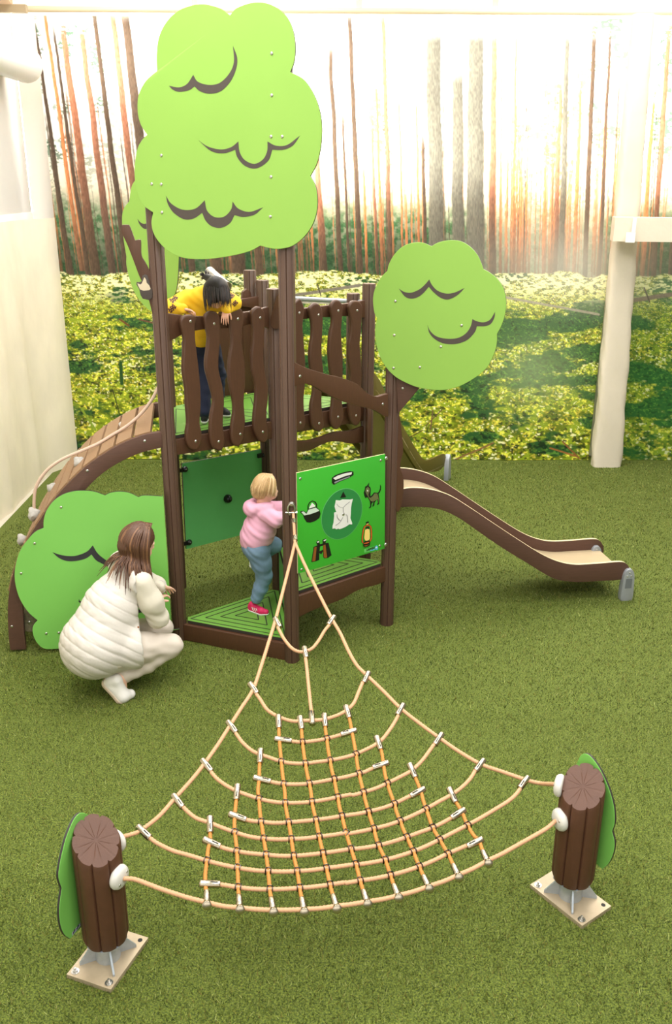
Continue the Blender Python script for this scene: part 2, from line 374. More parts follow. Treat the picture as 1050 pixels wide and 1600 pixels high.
    def multi(sx, sy, seed, o=3):
        """moss grows coarser towards the foreground: three fixed grain sizes blended by depth"""
        A = fbm(U / sx, Vv / (sy * .8), seed, o); Bq = fbm(U / (sx * 1.7), Vv / (sy * 1.5), seed + 100, o); Cq = fbm(U / (sx * 2.7), Vv / (sy * 2.4), seed + 200, o)
        w0 = np.clip(1 - dep * 2.2, 0, 1); w2 = np.clip(dep * 2.2 - 1.1, 0, 1); return A * w0 + Bq * (1 - w0 - w2) + Cq * w2
    t1 = multi(1.5, 1.3, 51); t2 = multi(5.5, 3.2, 53); t3 = multi(2.6, 1.9, 59, 2); big = fbm(U / 62, Vv / 22, 57, 4)
    lit = sstep(.45, .59, big + .22 * (t2 - .5) + .05 + .08 * np.exp(-((U - 180) / 110) ** 2) + .14 * np.exp(-((Vv - 445) / 26) ** 2) - .05 * sstep(940, 980, U) - .05 * np.exp(-((Vv - 520) / 26) ** 2) * sstep(600, 760, U))
    bright = L3(250, 232, 84); cream = L3(255, 246, 190); green = L3(138, 156, 38); dark = L3(42, 82, 40); deep = L3(14, 26, 20)
    k1 = sstep(.53, .64, t1)[..., None]; k2 = sstep(.38, .56, t2)[..., None]; l = lit[..., None]
    sun = green * (1 - k1) + bright * k1; sun = sun * (.5 + .5 * k2); shade = dark * (1 - k1) + L3(92, 136, 54) * k1 * (.5 + .5 * k2)
    col = shade * (1 - l) + sun * l
    hole = sstep(.60, .68, t3)[..., None]; col = col * (1 - hole * .8) + deep * hole * .8
    far = np.exp(-((Vv - 440) / 24) ** 2)[..., None] * sstep(.42, .58, t2)[..., None]; col = col * (1 - far * .8) + cream * far * .8
    spark = sstep(.66, .73, multi(1.9, 1.5, 67, 2))[..., None] * l; col = col * (1 - spark * .85) + cream * spark * .85
    col = np.clip(col * 1.3, 0, 1); rgt = sstep(955, 985, U)[..., None]; col = col * (1 - rgt) + (col * .6 + L3(46, 112, 50) * .4) * rgt
    glare = np.exp(-((U - 835) / 70) ** 2 - ((Vv - 580) / 60) ** 2)[..., None]; col = col * (1 - .35 * glare) + L3(206, 224, 168) * .35 * glare  # soft pale glare on the banner, painted into the print colours
    C3[:] = C3 * (1 - g[..., None]) + col * g[..., None]
    # fallen branches
    def branch(x0, y0, x1, y1, w, c):
        dx, dy = x1 - x0, y1 - y0; tt = np.clip(((U - x0) * dx + (Vv - y0) * dy) / (dx * dx + dy * dy), 0, 1)
        d = np.hypot(U - x0 - tt * dx, Vv - y0 - tt * dy); mix(L3(*c) * (.7 + .6 * fine)[..., None], 1 - sstep(w * .6, w * 1.1, d))
    for b_ in [(455, 462, 560, 446, 3, (130, 122, 108)), (455, 470, 540, 473, 4, (170, 164, 150)), (500, 462, 494, 444, 1, (70, 60, 50)), (780, 462, 935, 490, 2.2, (160, 150, 130)), (965, 471, 1075, 455, 4, (112, 100, 84)), (708, 720, 770, 692, 1.6, (150, 110, 70)), (676, 642, 672, 672, 1.2, (120, 90, 70)), (665, 665, 690, 640, 1, (110, 80, 60)), (1015, 470, 1006, 448, 1.4, (60, 52, 44)), (860, 700, 900, 712, 1.5, (170, 110, 60)), (880, 690, 905, 715, 1.4, (150, 96, 56)), (186, 500, 200, 510, 1.6, (120, 72, 44)), (216, 500, 240, 506, 1.4, (120, 80, 60)), (176, 610, 196, 680, 1, (60, 66, 36)), (188, 568, 190, 600, 3.2, (44, 84, 40)), (128, 640, 150, 672, 2, (150, 176, 60)), (625, 690, 660, 672, 1, (90, 64, 44))]: branch(*b_)
    # overall lighter wash of the sunlit clearing on the right of the print
    wash = np.exp(-((U - 900) / 130) ** 2 - ((Vv - 420) / 60) ** 2); mix(L3(250, 246, 228), wash * .35)
    return np.clip(C3, 0, 1)
mm = bpy.data.materials.new('printed_banner_fabric'); mm.use_nodes = True; nt = mm.node_tree; nt.nodes.clear()
out = nt.nodes.new('ShaderNodeOutputMaterial'); at = nt.nodes.new('ShaderNodeAttribute'); at.attribute_name = 'print'
df = nt.nodes.new('ShaderNodeBsdfDiffuse'); tr = nt.nodes.new('ShaderNodeBsdfTranslucent'); mx = nt.nodes.new('ShaderNodeMixShader'); mx.inputs[0].default_value = .16
gl_ = nt.nodes.new('ShaderNodeBsdfGlossy'); gl_.inputs['Roughness'].default_value = .35; mx2 = nt.nodes.new('ShaderNodeMixShader'); mx2.inputs[0].default_value = .03
nt.links.new(at.outputs['Color'], df.inputs[0]); nt.links.new(at.outputs['Color'], tr.inputs[0])
nt.links.new(df.outputs[0], mx.inputs[1]); nt.links.new(tr.outputs[0], mx.inputs[2]); nt.links.new(mx.outputs[0], mx2.inputs[1]); nt.links.new(gl_.outputs[0], mx2.inputs[2]); nt.links.new(mx2.outputs[0], out.inputs[0])
YM = 10.17
def banner(name, x0, x1, z1, label):
    nx = int((x1 - x0) / .0062); nz = int(z1 / .0060)
    xs = np.linspace(x0, x1, nx); zs = np.linspace(z1, 0.015, nz); X, Z = np.meshgrid(xs, zs)
    # print coordinates follow the stretched print: wider spaced towards the top
    k = (Z / 4.66)
    d = YM * math.cos(TH) - (Z - CH) * math.sin(TH); U = 525 + F_PX * (X - .0086 * YM) / d - .0044 * 0; Vv = 800 - F_PX * ((Z - CH) * math.cos(TH) + YM * math.sin(TH)) / d
    col = forest_print(U, Vv)
    fold = .012 * np.sin(X * 5.3 + .6 * np.sin(X * 2.1)) * np.clip(1.2 - Z / 4.6, .15, 1) + .006 * np.sin(X * 17 + Z)
    Y = YM + fold
    V = np.stack([X, Y, Z], -1).reshape(-1, 3).astype(np.float32); n = nx * nz
    ii = (np.arange(nz - 1)[:, None] * nx + np.arange(nx - 1)[None]).ravel()
    Fq = np.stack([ii, ii + nx, ii + nx + 1, ii + 1], 1).astype(np.int32)
    me = bpy.data.meshes.new(name); me.vertices.add(n); me.vertices.foreach_set('co', V.ravel())
    me.loops.add(len(Fq) * 4); me.loops.foreach_set('vertex_index', Fq.ravel()); me.polygons.add(len(Fq))
    me.polygons.foreach_set('loop_start', np.arange(len(Fq), dtype=np.int32) * 4); me.polygons.foreach_set('loop_total', np.full(len(Fq), 4, np.int32))
    me.update(calc_edges=True); me.polygons.foreach_set('use_smooth', np.ones(len(Fq), bool))
    a = me.color_attributes.new('print', 'FLOAT_COLOR', 'POINT'); c4 = np.ones((n, 4), np.float32); c4[:, :3] = col.reshape(-1, 3); a.data.foreach_set('color', c4.ravel())
    me.materials.append(mm); o = bpy.data.objects.new(name, me); COL.objects.link(o)
    return tag(o, label, 'mural')
banner('forest_mural', -2.945, 3.06, 4.63, 'wide printed forest banner of pine trunks and sunlit moss hanging behind the play tower')
banner('forest_mural', 3.34, 5.9, 4.63, 'printed forest banner at the right picture edge, right of the wrapped column')
# curtain rod with timber studs above it
rod = MB(); rod.cyl((-3.0, 10.10, 4.675), (6.0, 10.10, 4.675), .028, n=12)
rodo = tag(rod.build('curtain_rod', M['rod'], None, math.radians(40)), 'long cream rod across the top that carries the forest banners', 'rod')
c = MB().box((-3.12, 10.02, 4.665), (.15, .03, .035)); cl_ = c.build('rod_bracket', mat('grey_beige_bracket', (168, 150, 120), .5)); cl_.parent = rodo
for i, x in enumerate((-1.36, .10, .30, 1.68, 2.6)):
    if x in (.10, 2.6): continue
    b = MB().box((x, 10.36, 5.13), (.03, .04, .44)); tag(b.build('trim_%d' % (i + 1), M['wood']), kind='structure')
b = MB(); p0 = Vector((-3.15, 9.9, 4.78)); p1 = Vector((-3.15, 6.0, 5.3)); dd = (p1 - p0).normalized()
b.box((p0 + p1) / 2, ((p1 - p0).length / 2, .09, .10), (dd, Vector((1, 0, 0)), dd.cross(Vector((1, 0, 0))))); tag(b.build('trim_7', M['wood']), kind='structure')
# white duct high on the left wall
V, Fc = sweep(resample([(-3.03, 10.0, 4.17), (-3.03, 7.0, 4.17), (-3.03, 3.0, 4.17)], .4), .17, 24)
tag(mesh_obj('air_duct', V, Fc, M['white'], None, autosmooth=.7), 'white round duct running high along the left wall', 'duct')
# pale sheeting on the left wall: a lower sheet with folds that ends on the floor
ny, nz = 150, 60; V = []; Fc = []
for j in range(nz):
    z = 2.71 * (1 - j / (nz - 1))
    for i in range(ny):
        y = 10.165 - i * .05; f_ = 1 - z / 2.71
        fold = .03 * math.sin(y * 3.1 + 1.2 * math.sin(y * 1.3)) * (.3 + f_) + .012 * math.sin(y * 9 + z * 2)
        x = -3.105 + .165 * sstep(9.3, 10.15, y) - abs(fold) * .9 * (1 - sstep(9.6, 10.1, y)) - .02 * (f_ ** 6) * (1 - sstep(9.6, 10.1, y))
        V.append((x, y, z + .002))
for j in range(nz - 1):
    for i in range(ny - 1): Fc.append([j * ny + i, j * ny + i + 1, (j + 1) * ny + i + 1, (j + 1) * ny + i])
tag(mesh_obj('wall_sheet', V, Fc, M['fabric'], None, smooth=True), 'cream crinkled sheet hanging on the lower left wall down to the grass', 'sheet')
# wrapped column between the banners and the cream beam that meets it
V = []; Fc = []; n = 28; lv = 80
for j in range(lv):
    z = 4.64 * j / (lv - 1); f_ = z / 4.64; hw = .168 - .07 * f_; cx = 3.215 - .15 * f_ * .9; dep = .09
    for i in range(n):
        a = 2 * PI * i / n; q = lambda v: math.copysign(abs(v) ** .5, v)
        wv = 1 + .05 * math.sin(z * 7 + a * 2) * (1 - f_) + .03 * math.sin(z * 19 + a * 5)
        V.append((cx + hw * q(math.cos(a)) * wv, 9.98 + dep * q(math.sin(a)) * wv, z))
for j in range(lv - 1):
    for i in range(n): Fc.append([j * n + i, j * n + (i + 1) % n, (j + 1) * n + (i + 1) % n, (j + 1) * n + i])
tag(mesh_obj('wrapped_column', V, Fc, M['duct'], None, smooth=True), 'cream fabric-wrapped column standing between the two forest banners', 'column')
pa, pb = at_y(957, 339, 9.72), at_y(957, 376, 9.72)
dd = Vector((1, -.16, 0)).normalized(); nn = Vector((.16, 1, 0)).normalized(); h = (pa.z - pb.z) / 2
bt = thing('cream_box_beam', pb, 'cream box beam reaching in from the right picture edge to the wrapped column', 'beam')
b = MB(); b.box((pa + pb) / 2 + dd * 1.25 + nn * .0, (1.25, .12, h), (dd, nn, Vector((0, 0, 1)))); b.build('beam_body', M['duct'], bt)
b = MB(); b.box(at_y(985, 371, 9.50), (.045, .01, .05), (dd, nn, Vector((0, 0, 1)))); b.box(at_y(991, 351, 9.50), (.018, .01, .07), (dd, nn, Vector((0, 0, 1)))); b.build('beam_tag', M['white'], bt)

# ---- artificial grass: base sheet plus pile of blades
gm = bpy.data.materials.new('turf_base'); gm.use_nodes = True; nt = gm.node_tree; bs = nt.nodes['Principled BSDF']; bs.inputs['Roughness'].default_value = .9
tc = nt.nodes.new('ShaderNodeTexCoord'); n = nt.nodes.new('ShaderNodeTexNoise'); n.inputs['Scale'].default_value = 120; n.inputs['Detail'].default_value = 4; nt.links.new(tc.outputs['Object'], n.inputs['Vector'])
cr = nt.nodes.new('ShaderNodeValToRGB'); cr.color_ramp.elements[0].position = .35; cr.color_ramp.elements[0].color = lin(56, 72, 18); cr.color_ramp.elements[1].position = .7; cr.color_ramp.elements[1].color = lin(120, 132, 44)
nt.links.new(n.outputs[0], cr.inputs[0]); nt.links.new(cr.outputs[0], bs.inputs['Base Color'])
bp = nt.nodes.new('ShaderNodeBump'); bp.inputs['Distance'].default_value = .01; bp.inputs['Strength'].default_value = .8; nt.links.new(n.outputs[0], bp.inputs['Height']); nt.links.new(bp.outputs[0], bs.inputs['Normal'])
GX0 = -3.10
b = MB(); b.box(((GX0 + 6.2) / 2, (Y0 + 10.36) / 2, .004), ((6.2 - GX0) / 2, (10.36 - Y0) / 2, .004)); tag(b.build('turf_base', gm), kind='structure')
bl = bpy.data.materials.new('turf_blades'); bl.use_nodes = True; nt = bl.node_tree; bs = nt.nodes['Principled BSDF']; bs.inputs['Roughness'].default_value = .55; bs.inputs['Specular IOR Level'].default_value = .35
at = nt.nodes.new('ShaderNodeAttribute'); at.attribute_name = 'tint'; nt.links.new(at.outputs['Color'], bs.inputs['Base Color'])
def pile():
    zones = [(-1.9, 2.3, 2.1, 3.4, 20000), (-2.5, 3.0, 3.4, 4.8, 13000), (-3.05, 3.6, 4.8, 6.6, 7600), (-3.05, 4.4, 6.6, 10.1, 4200)]
    Vs = []; Cs = []
    for x0, x1, y0, y1, den in zones:
        n = int((x1 - x0) * (y1 - y0) * den); x = rng.uniform(x0, x1, n); y = rng.uniform(y0, y1, n)
        # keep the pile inside the camera's fan with a generous margin
        keep = (x > -.46 * y - .9) & (x < .46 * y + .9) & (x > GX0 + .08) & ((x > -2.90) | (y < 8.6)); x, y = x[keep], y[keep]; n = len(x)
        clump = vnoise(x * 38, y * 38, 71)
        h = rng.uniform(.012, .024, n) * (.8 + .4 * clump); wd = rng.uniform(.0022, .0042, n) * (1 + (y0 > 4) * .5 + (y0 > 6) * .5)
        a = rng.uniform(0, 2 * PI, n); la = vnoise(x * 9, y * 9, 77) * 4 * PI + rng.normal(0, 2.2, n); le = rng.uniform(.2, 1.1, n) * h
        bx, by = np.cos(a) * wd / 2, np.sin(a) * wd / 2; tx, ty = x + np.cos(la) * le, y + np.sin(la) * le
        z0 = np.full(n, .004)
        T = np.stack([np.stack([x - bx, y - by, z0], 1), np.stack([x + bx, y + by, z0], 1), np.stack([tx, ty, z0 + h], 1)], 1)
        Vs.append(T.reshape(-1, 3))
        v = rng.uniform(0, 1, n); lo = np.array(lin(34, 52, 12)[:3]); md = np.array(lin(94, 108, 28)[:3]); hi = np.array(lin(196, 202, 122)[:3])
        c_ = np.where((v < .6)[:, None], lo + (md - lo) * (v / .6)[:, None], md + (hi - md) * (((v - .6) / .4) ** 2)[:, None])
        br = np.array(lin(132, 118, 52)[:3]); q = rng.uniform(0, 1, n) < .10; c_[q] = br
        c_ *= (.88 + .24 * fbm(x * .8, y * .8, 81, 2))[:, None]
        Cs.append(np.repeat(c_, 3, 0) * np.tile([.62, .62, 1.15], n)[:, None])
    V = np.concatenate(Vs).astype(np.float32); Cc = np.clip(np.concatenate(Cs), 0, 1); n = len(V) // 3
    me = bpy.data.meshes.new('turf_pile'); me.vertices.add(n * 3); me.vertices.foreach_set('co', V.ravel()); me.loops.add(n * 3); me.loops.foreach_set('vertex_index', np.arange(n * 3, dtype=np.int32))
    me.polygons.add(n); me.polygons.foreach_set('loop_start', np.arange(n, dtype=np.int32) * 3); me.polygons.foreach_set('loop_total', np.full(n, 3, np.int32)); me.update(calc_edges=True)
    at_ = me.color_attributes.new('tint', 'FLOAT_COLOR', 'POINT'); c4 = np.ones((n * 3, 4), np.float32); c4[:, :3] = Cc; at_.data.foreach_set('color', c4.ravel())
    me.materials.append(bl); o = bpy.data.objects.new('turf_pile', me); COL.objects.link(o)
    tag(o, 'short olive green artificial grass pile covering the whole floor', 'artificial grass', kind='stuff')
pile()
# ================================================================== THE PLAY TOWER
TW = thing('play_tower', (P_B.x, P_B.y, 0), 'brown and green children\'s play tower with leaf-shaped tree crowns, two slides and an arched ramp', 'play tower')
def D(a, b): return (b - a).normalized()
def post(P, z1, z0=0.0, r=.050, name='post'):
    n = 96; prof = []
    for i in range(n):
        a = 2 * PI * i / n; s8 = (a * 8 / (2 * PI)) % 1.0
        rr = r * (1 - .05 * math.cos(2 * PI * (s8)) ** 8)
        for gpos in (.0, .30, .70):
            d = min(abs(s8 - gpos), 1 - abs(s8 - gpos)); rr -= (.0052 if gpos == 0 else .0024) * math.exp(-(d / .055) ** 2) * (r / .05)
        prof.append((math.cos(a) * rr, math.sin(a) * rr))
    V = []; lv = [z0, z1 - .006, z1]
    for k, z in enumerate(lv):
        sc = .93 if k == 2 else 1
        V += [(P.x + x * sc, P.y + y * sc, z) for x, y in prof]
    Fc = [[j * n + i, j * n + (i + 1) % n, (j + 1) * n + (i + 1) % n, (j + 1) * n + i] for j in range(2) for i in range(n)] + [[2 * n + i for i in range(n)]]
    return mesh_obj(name, V, Fc, M['post'], TW, autosmooth=math.radians(55))
for P, z in ((P_C, 3.85), (P_L, 3.33), (P_R, 2.55), (P_LP, 2.85), (P_B, 2.40), (P_F, 2.37), (P_RP, 2.38)): post(P, z)
# stub posts beside the rear posts
post(P_F + Vector((-.10, .05)), 2.44, 1.3, name='post')
post(P_RP + Vector((-.115, .07)), 2.30, 1.3, name='post')

# bolts shared by the whole tower
bolt_me = None
def bolt(pos, n, parent=TW, r=.0095, name='bolt'):
    global bolt_me
    if bolt_me is None:
        b = MB(); b.lathe((0, 0, 0), (0, 0, 1), [(-.002, 1.0), (.10, .98), (.30, .8), (.42, .45), (.44, .01)], 12)
        o = b.build('bolt', M['steel'], None, math.radians(50)); bolt_me = o.data; bpy.data.objects.remove(o)
    o = bpy.data.objects.new(name, bolt_me); COL.objects.link(o); o.parent = parent
    o.location = Vector(pos) - rootloc(parent); o.rotation_euler = Vector(n).to_track_quat('Z', 'Y').to_euler(); o.scale = (r, r, r)
    return o

# ---- decks
def tri_deck(name, A, Bp, Cp, z, rings=4, g=.004):
    pts = [A, Bp, Cp]; ce = (A + Bp + Cp) / 3; ins = [ce + (p - ce) * .965 for p in pts]
    # cut the corners where the posts stand
    pl = []
    for i in range(3):
        p, q, r_ = ins[i], ins[(i + 1) % 3], ins[i - 1]
        pl += [p + D(p, r_) * .05, p + D(p, q) * .05]
    bm = bmesh.new(); T = [bm.verts.new((p.x, p.y, z)) for p in pl]; Bq = [bm.verts.new((p.x, p.y, z - .022)) for p in pl]
    f = bm.faces.new(T); bm.faces.new(Bq[::-1])
    for i in range(6):
        q = bm.faces.new([T[i], Bq[i], Bq[(i + 1) % 6], T[(i + 1) % 6]]); q.material_index = 1
    dk = bm_obj(name, bm, [M['deck'], M['edge']], TW)
    gr = MB()
    for k in range(rings):
        s0 = .84 - k * .21
        if s0 < .15: break
        c3 = [ce + (p - ce) * s0 for p in pts]
        for i in range(3):
            a, b_ = c3[i], c3[(i + 1) % 3]; d = D(a, b_); m = (a + b_) / 2
            gr.box((m.x, m.y, z + .0004), ((b_ - a).length / 2, g, .0008), (Vector((d.x, d.y, 0)), Vector((-d.y, d.x, 0)), Vector((0, 0, 1))))
    gr.build('groove_pattern', M['groove'], dk)
    return dk
tri_deck('deck_board', P_L, P_C, P_B, Z_LOW)
tri_deck('deck_board', P_C, P_R, P_B, Z_MID)
tri_deck('deck_board', P_R, P_RP, P_B, Z_SL)
# upper deck: three triangles joined into one half hexagon
def plate(name, pts, z0, z1, mats, parent=TW, inset=0):
    ce = sum(pts, Vector((0, 0))) / len(pts); P = [ce + (p - ce) * (1 - inset) for p in pts]
    bm = bmesh.new(); T = [bm.verts.new((p.x, p.y, z1)) for p in P]; Bq = [bm.verts.new((p.x, p.y, z0)) for p in P]
    bm.faces.new(T); bm.faces.new(Bq[::-1])
    for i in range(len(P)):
        q = bm.faces.new([T[i], Bq[i], Bq[(i + 1) % len(P)], T[(i + 1) % len(P)]]); q.material_index = 1
    return bm_obj(name, bm, mats, parent)
up = plate('deck_board', [P_L, P_RP, P_F, P_LP], Z_TOP - .022, Z_TOP, [M['deck'], M['edge']], inset=.02)
gr = MB()
for (A, Bq, Cq) in ((P_L, P_B, P_LP), (P_B, P_F, P_LP), (P_B, P_RP, P_F)):
    ce = (A + Bq + Cq) / 3
    for s0 in (.80, .48):
        c3 = [ce + (p - ce) * s0 for p in (A, Bq, Cq)]
        for i in range(3):
            a, b_ = c3[i], c3[(i + 1) % 3]; d = D(a, b_); m = (a + b_) / 2
            gr.box((m.x, m.y, Z_TOP + .0004), ((b_ - a).length / 2, .003, .0008), (Vector((d.x, d.y, 0)), Vector((-d.y, d.x, 0)), Vector((0, 0, 1))))
gr.build('groove_pattern', M['groove'], up)

# ---- aprons and rails: wavy boards between posts
def wavy(name, pl, top, bot, front, thick, mt=None, parent=TW, bevel=.008, k=6, off=(0, 0), sc=1.0):
    a = [pl.uv(off[0] + x / sc, off[1] + y / sc) for x, y in top]; b = [pl.uv(off[0] + x / sc, off[1] + y / sc) for x, y in bot]
    o = [tuple(q) for q in catmull(a, k)] + [tuple(q) for q in catmull(b, k)][::-1]
    return slab(name, o, pl, front, thick, mt or M['board'], parent, bevel=bevel)
PL_LC = Plane(P_L, P_C - P_L); PL_CR = Plane(P_C, P_R - P_C); PL_LB = Plane(P_L, P_B - P_L); PL_BR = Plane(P_B, P_RP - P_B)
PL_RAMP = Plane(P_L, OUT); PL_RAMPB = Plane(P_LP, OUT)
def zline(pl, A, Bq, z0, z1, name, front=.0, thick=.045, wave=None, mt=None, gap=.045):
    """board between two posts; wave = list of lower edge heights"""
    a0 = (Vector((A.x, A.y, 0)) - pl.P).dot(pl.u); a1 = (Vector((Bq.x, Bq.y, 0)) - pl.P).dot(pl.u)
    s = 1 if a1 > a0 else -1; a0 += gap * s; a1 -= gap * s
    lo = wave or [z0, z0]; lo = [(a0 + (a1 - a0) * i / (len(lo) - 1), v) for i, v in enumerate(lo)]
    o = [(a0, z1), (a1, z1)] + [tuple(q) for q in catmull(lo, 6)][::-1]
    return slab(name, o, pl, front, thick, mt or M['board'], TW, bevel=.006)
zline(PL_LC, P_L, P_C, 0, Z_LOW - .024, 'apron', .02, .04, [.012, .012, .004, -.0, -.0, -.0, .0], gap=.04)
zline(PL_CR, P_C, P_R, 0, Z_MID - .024, 'apron', .02, .04, [.325, .34, .345, .345, .35, .37, .375, .365, .37], gap=.04)
# fascias under the upper deck, rails above it
zline(PL_LB, P_L, P_B, 1.36, 1.476, 'fascia', .015, .04, [1.37, 1.36, 1.352, 1.35], gap=.04)
zline(PL_BR, P_B, P_RP, 1.35, 1.476, 'fascia', .015, .04, [1.36, 1.355, 1.345, 1.345], gap=.04)
def rail(pl, A, Bq, top, bot, name='top_rail', front=.012, thick=.038):
    a0 = (Vector((A.x, A.y, 0)) - pl.P).dot(pl.u) + .035; a1 = (Vector((Bq.x, Bq.y, 0)) - pl.P).dot(pl.u) - .035
    T = [(a0 + (a1 - a0) * i / (len(top) - 1), v) for i, v in enumerate(top)]; Bt = [(a0 + (a1 - a0) * i / (len(bot) - 1), v) for i, v in enumerate(bot)]
    return slab(name, [tuple(q) for q in catmull(T, 5)] + [tuple(q) for q in catmull(Bt, 5)][::-1], pl, front, thick, M['board'], TW, bevel=.007)
rail(PL_LB, P_L, P_B, [2.305, 2.28, 2.262, 2.26, 2.262, 2.266, 2.285], [2.12, 2.165, 2.178, 2.172, 2.165, 2.178, 2.13])
rail(PL_BR, P_B, P_RP, [2.28, 2.25, 2.25, 2.252, 2.252, 2.262], [2.13, 2.165, 2.175, 2.165, 2.158, 2.13])
PL_LPF = Plane(P_LP, P_F - P_LP); PL_RPF = Plane(P_F, P_RP - P_F); PL_LLP = Plane(P_L, P_LP - P_L)
rail(PL_LPF, P_LP, P_F, [2.27, 2.235, 2.235, 2.24, 2.25], [2.14, 2.19, 2.195, 2.19, 2.15])
PL_BRQ = Plane(P_B, P_R - P_B)
# rounded pickets, traced piece by piece
def picket(pl, L_, R_, ox, oy, bolts, sc=3.5):
    ys = [p[1] for p in L_]; top = min(ys) - 0; pts = []
    a = [pl.uv(ox + x / sc, oy + y / sc) for x, y in L_]; b = [pl.uv(ox + x / sc, oy + y / sc) for x, y in R_]
    o = [tuple(q) for q in catmull(a + b[::-1], 6, True)]
    pk = slab('picket', o, pl, .002, .036, M['board'], TW, bevel=.0165, segs=4)
    for x, y in bolts: bolt(pl.hit(ox + x / sc, oy + y / sc) + pl.n * .001, pl.n, TW)
PA = PL_LB.shift(.062); PBk = PL_BR.shift(.062)
picket(PA, [(385, 395), (362, 415), (360, 450), (376, 520), (374, 600), (371, 700), (385, 800), (390, 900), (396, 980), (388, 1040), (393, 1090), (412, 1125)], [(425, 393), (446, 412), (440, 450), (440, 520), (449, 600), (461, 700), (469, 800), (470, 900), (465, 980), (475, 1040), (470, 1095), (445, 1132)], 180, 380, [(412, 427), (440, 1083)])
picket(PA, [(515, 374), (490, 400), (492, 440), (508, 510), (503, 580), (495, 640), (498, 700), (520, 780), (537, 860), (524, 940), (519, 1000), (520, 1060), (528, 1105), (545, 1128)], [(550, 375), (576, 405), (580, 450), (578, 520), (573, 580), (568, 640), (570, 700), (589, 780), (598, 860), (593, 940), (592, 1000), (599, 1060), (598, 1105), (580, 1134)], 180, 380, [(541, 440), (566, 1085)])
picket(PA, [(650, 352), (625, 380), (624, 420), (632, 470), (638, 540), (626, 620), (621, 700), (628, 780), (645, 860), (649, 920), (640, 980), (635, 1040), (640, 1085), (655, 1108)], [(682, 352), (704, 385), (706, 430), (698, 480), (694, 540), (707, 620), (714, 700), (713, 780), (706, 860), (709, 920), (713, 980), (706, 1040), (700, 1075), (680, 1110)], 180, 380, [(671, 414), (684, 1044)])
picket(PA, [(770, 350), (747, 378), (748, 420), (755, 480), (754, 540), (747, 610), (750, 700), (767, 780), (769, 850), (762, 920), (758, 980), (764, 1030), (780, 1066), (795, 1086)], [(796, 350), (818, 380), (822, 420), (820, 480), (817, 540), (814, 610), (820, 700), (836, 780), (838, 850), (830, 920), (832, 980), (838, 1030), (835, 1070), (818, 1092)], 180, 380, [(793, 408), (807, 1032)])
picket(PBk, [(225, 315), (198, 345), (190, 400), (200, 480), (205, 560), (200, 640), (202, 720), (208, 800), (212, 880), (203, 960), (200, 1005), (215, 1028)], [(243, 306), (262, 345), (264, 385), (256, 450), (262, 540), (269, 620), (271, 700), (268, 780), (262, 850), (265, 930), (271, 985), (255, 1025)], 400, 380, [(237, 381), (243, 982)])
picket(PBk, [(318, 330), (294, 355), (296, 390), (307, 440), (308, 500), (299, 560), (295, 620), (301, 690), (316, 750), (314, 820), (301, 890), (303, 960), (310, 1005), (325, 1026)], [(345, 332), (363, 360), (368, 410), (367, 450), (364, 510), (361, 580), (364, 640), (371, 700), (369, 760), (362, 830), (362, 900), (371, 970), (372, 1005), (350, 1030)], 400, 380, [(342, 392), (345, 985)])
picket(PBk, [(432, 312), (411, 340), (411, 370), (419, 430), (406, 500), (400, 580), (404, 660), (413, 740), (421, 820), (418, 880), (410, 940), (412, 985), (428, 1014)], [(458, 314), (477, 350), (472, 420), (468, 480), (472, 560), (477, 640), (476, 740), (472, 810), (474, 880), (482, 940), (473, 985), (448, 1018)], 400, 380, [(450, 370), (449, 950)])
picket(PBk, [(530, 316), (510, 345), (514, 390), (522, 440), (518, 500), (508, 560), (508, 640), (518, 720), (512, 800), (508, 880), (512, 940), (522, 980), (540, 997)], [(565, 318), (584, 350), (580, 420), (575, 500), (570, 560), (577, 640), (579, 720), (577, 800), (575, 880), (578, 940), (572, 975), (555, 997)], 400, 380, [(553, 368), (547, 942)])
# closed rear barrier behind the child: broad boards with rounded tops
for a0, a1, zt in ((.20, .44, 2.30), (.46, .70, 2.30), (.70, .80, 2.31)):
    c_ = (a0 + a1) / 2; hw = (a1 - a0) / 2
    o = [(a0, 1.50), (a0, zt - .10), (c_ - hw * .7, zt - .02), (c_, zt), (c_ + hw * .7, zt - .03), (a1, zt - .12), (a1, 1.50)]
    slab('rear_barrier_board', o, PL_LPF, -.03, .03, M['board'], TW, bevel=.006)
# wavy boards near the slide deck
zl = PL_BR
slab('wavy_board', [tuple(q) for q in catmull([(.06, 1.31), (.164, 1.295), (.296, 1.279), (.418, 1.286), (.542, 1.30), (.687, 1.285), (.83, 1.30)], 5)] + [tuple(q) for q in catmull([(.06, 1.22), (.163, 1.211), (.296, 1.201), (.435, 1.23), (.56, 1.226), (.689, 1.185), (.83, 1.17)], 5)][::-1], PL_BR, .02, .035, M['board'], TW, bevel=.007)
wavy('handrail_board', PL_CR.shift(.05), [(212, 652), (260, 675), (330, 700), (400, 720), (480, 740), (560, 775), (610, 820), (660, 840), (700, 830), (724, 824)], [(212, 782), (260, 768), (310, 780), (380, 820), (450, 855), (520, 880), (600, 900), (650, 915), (700, 945), (724, 950)], 0, .035, off=(400, 380), sc=3.5)
hp = PL_CR.shift(.051)
for x, y in ((241, 728), (694, 880)): bolt(hp.hit(400 + x / 3.5, 380 + y / 3.5), hp.n)
# lobed wing board beside post B, left of post C
WB = Plane(P_B, P_C - P_L, .062)
slab('corner_wing', [tuple(q) for q in catmull([WB.uv(*p) for p in [(440, 446), (436, 455), (430, 470), (425, 488), (422, 500), (425, 512), (436, 513), (442, 500)]], 5, True)], WB, 0, .03, M['board'], TW, bevel=.007)

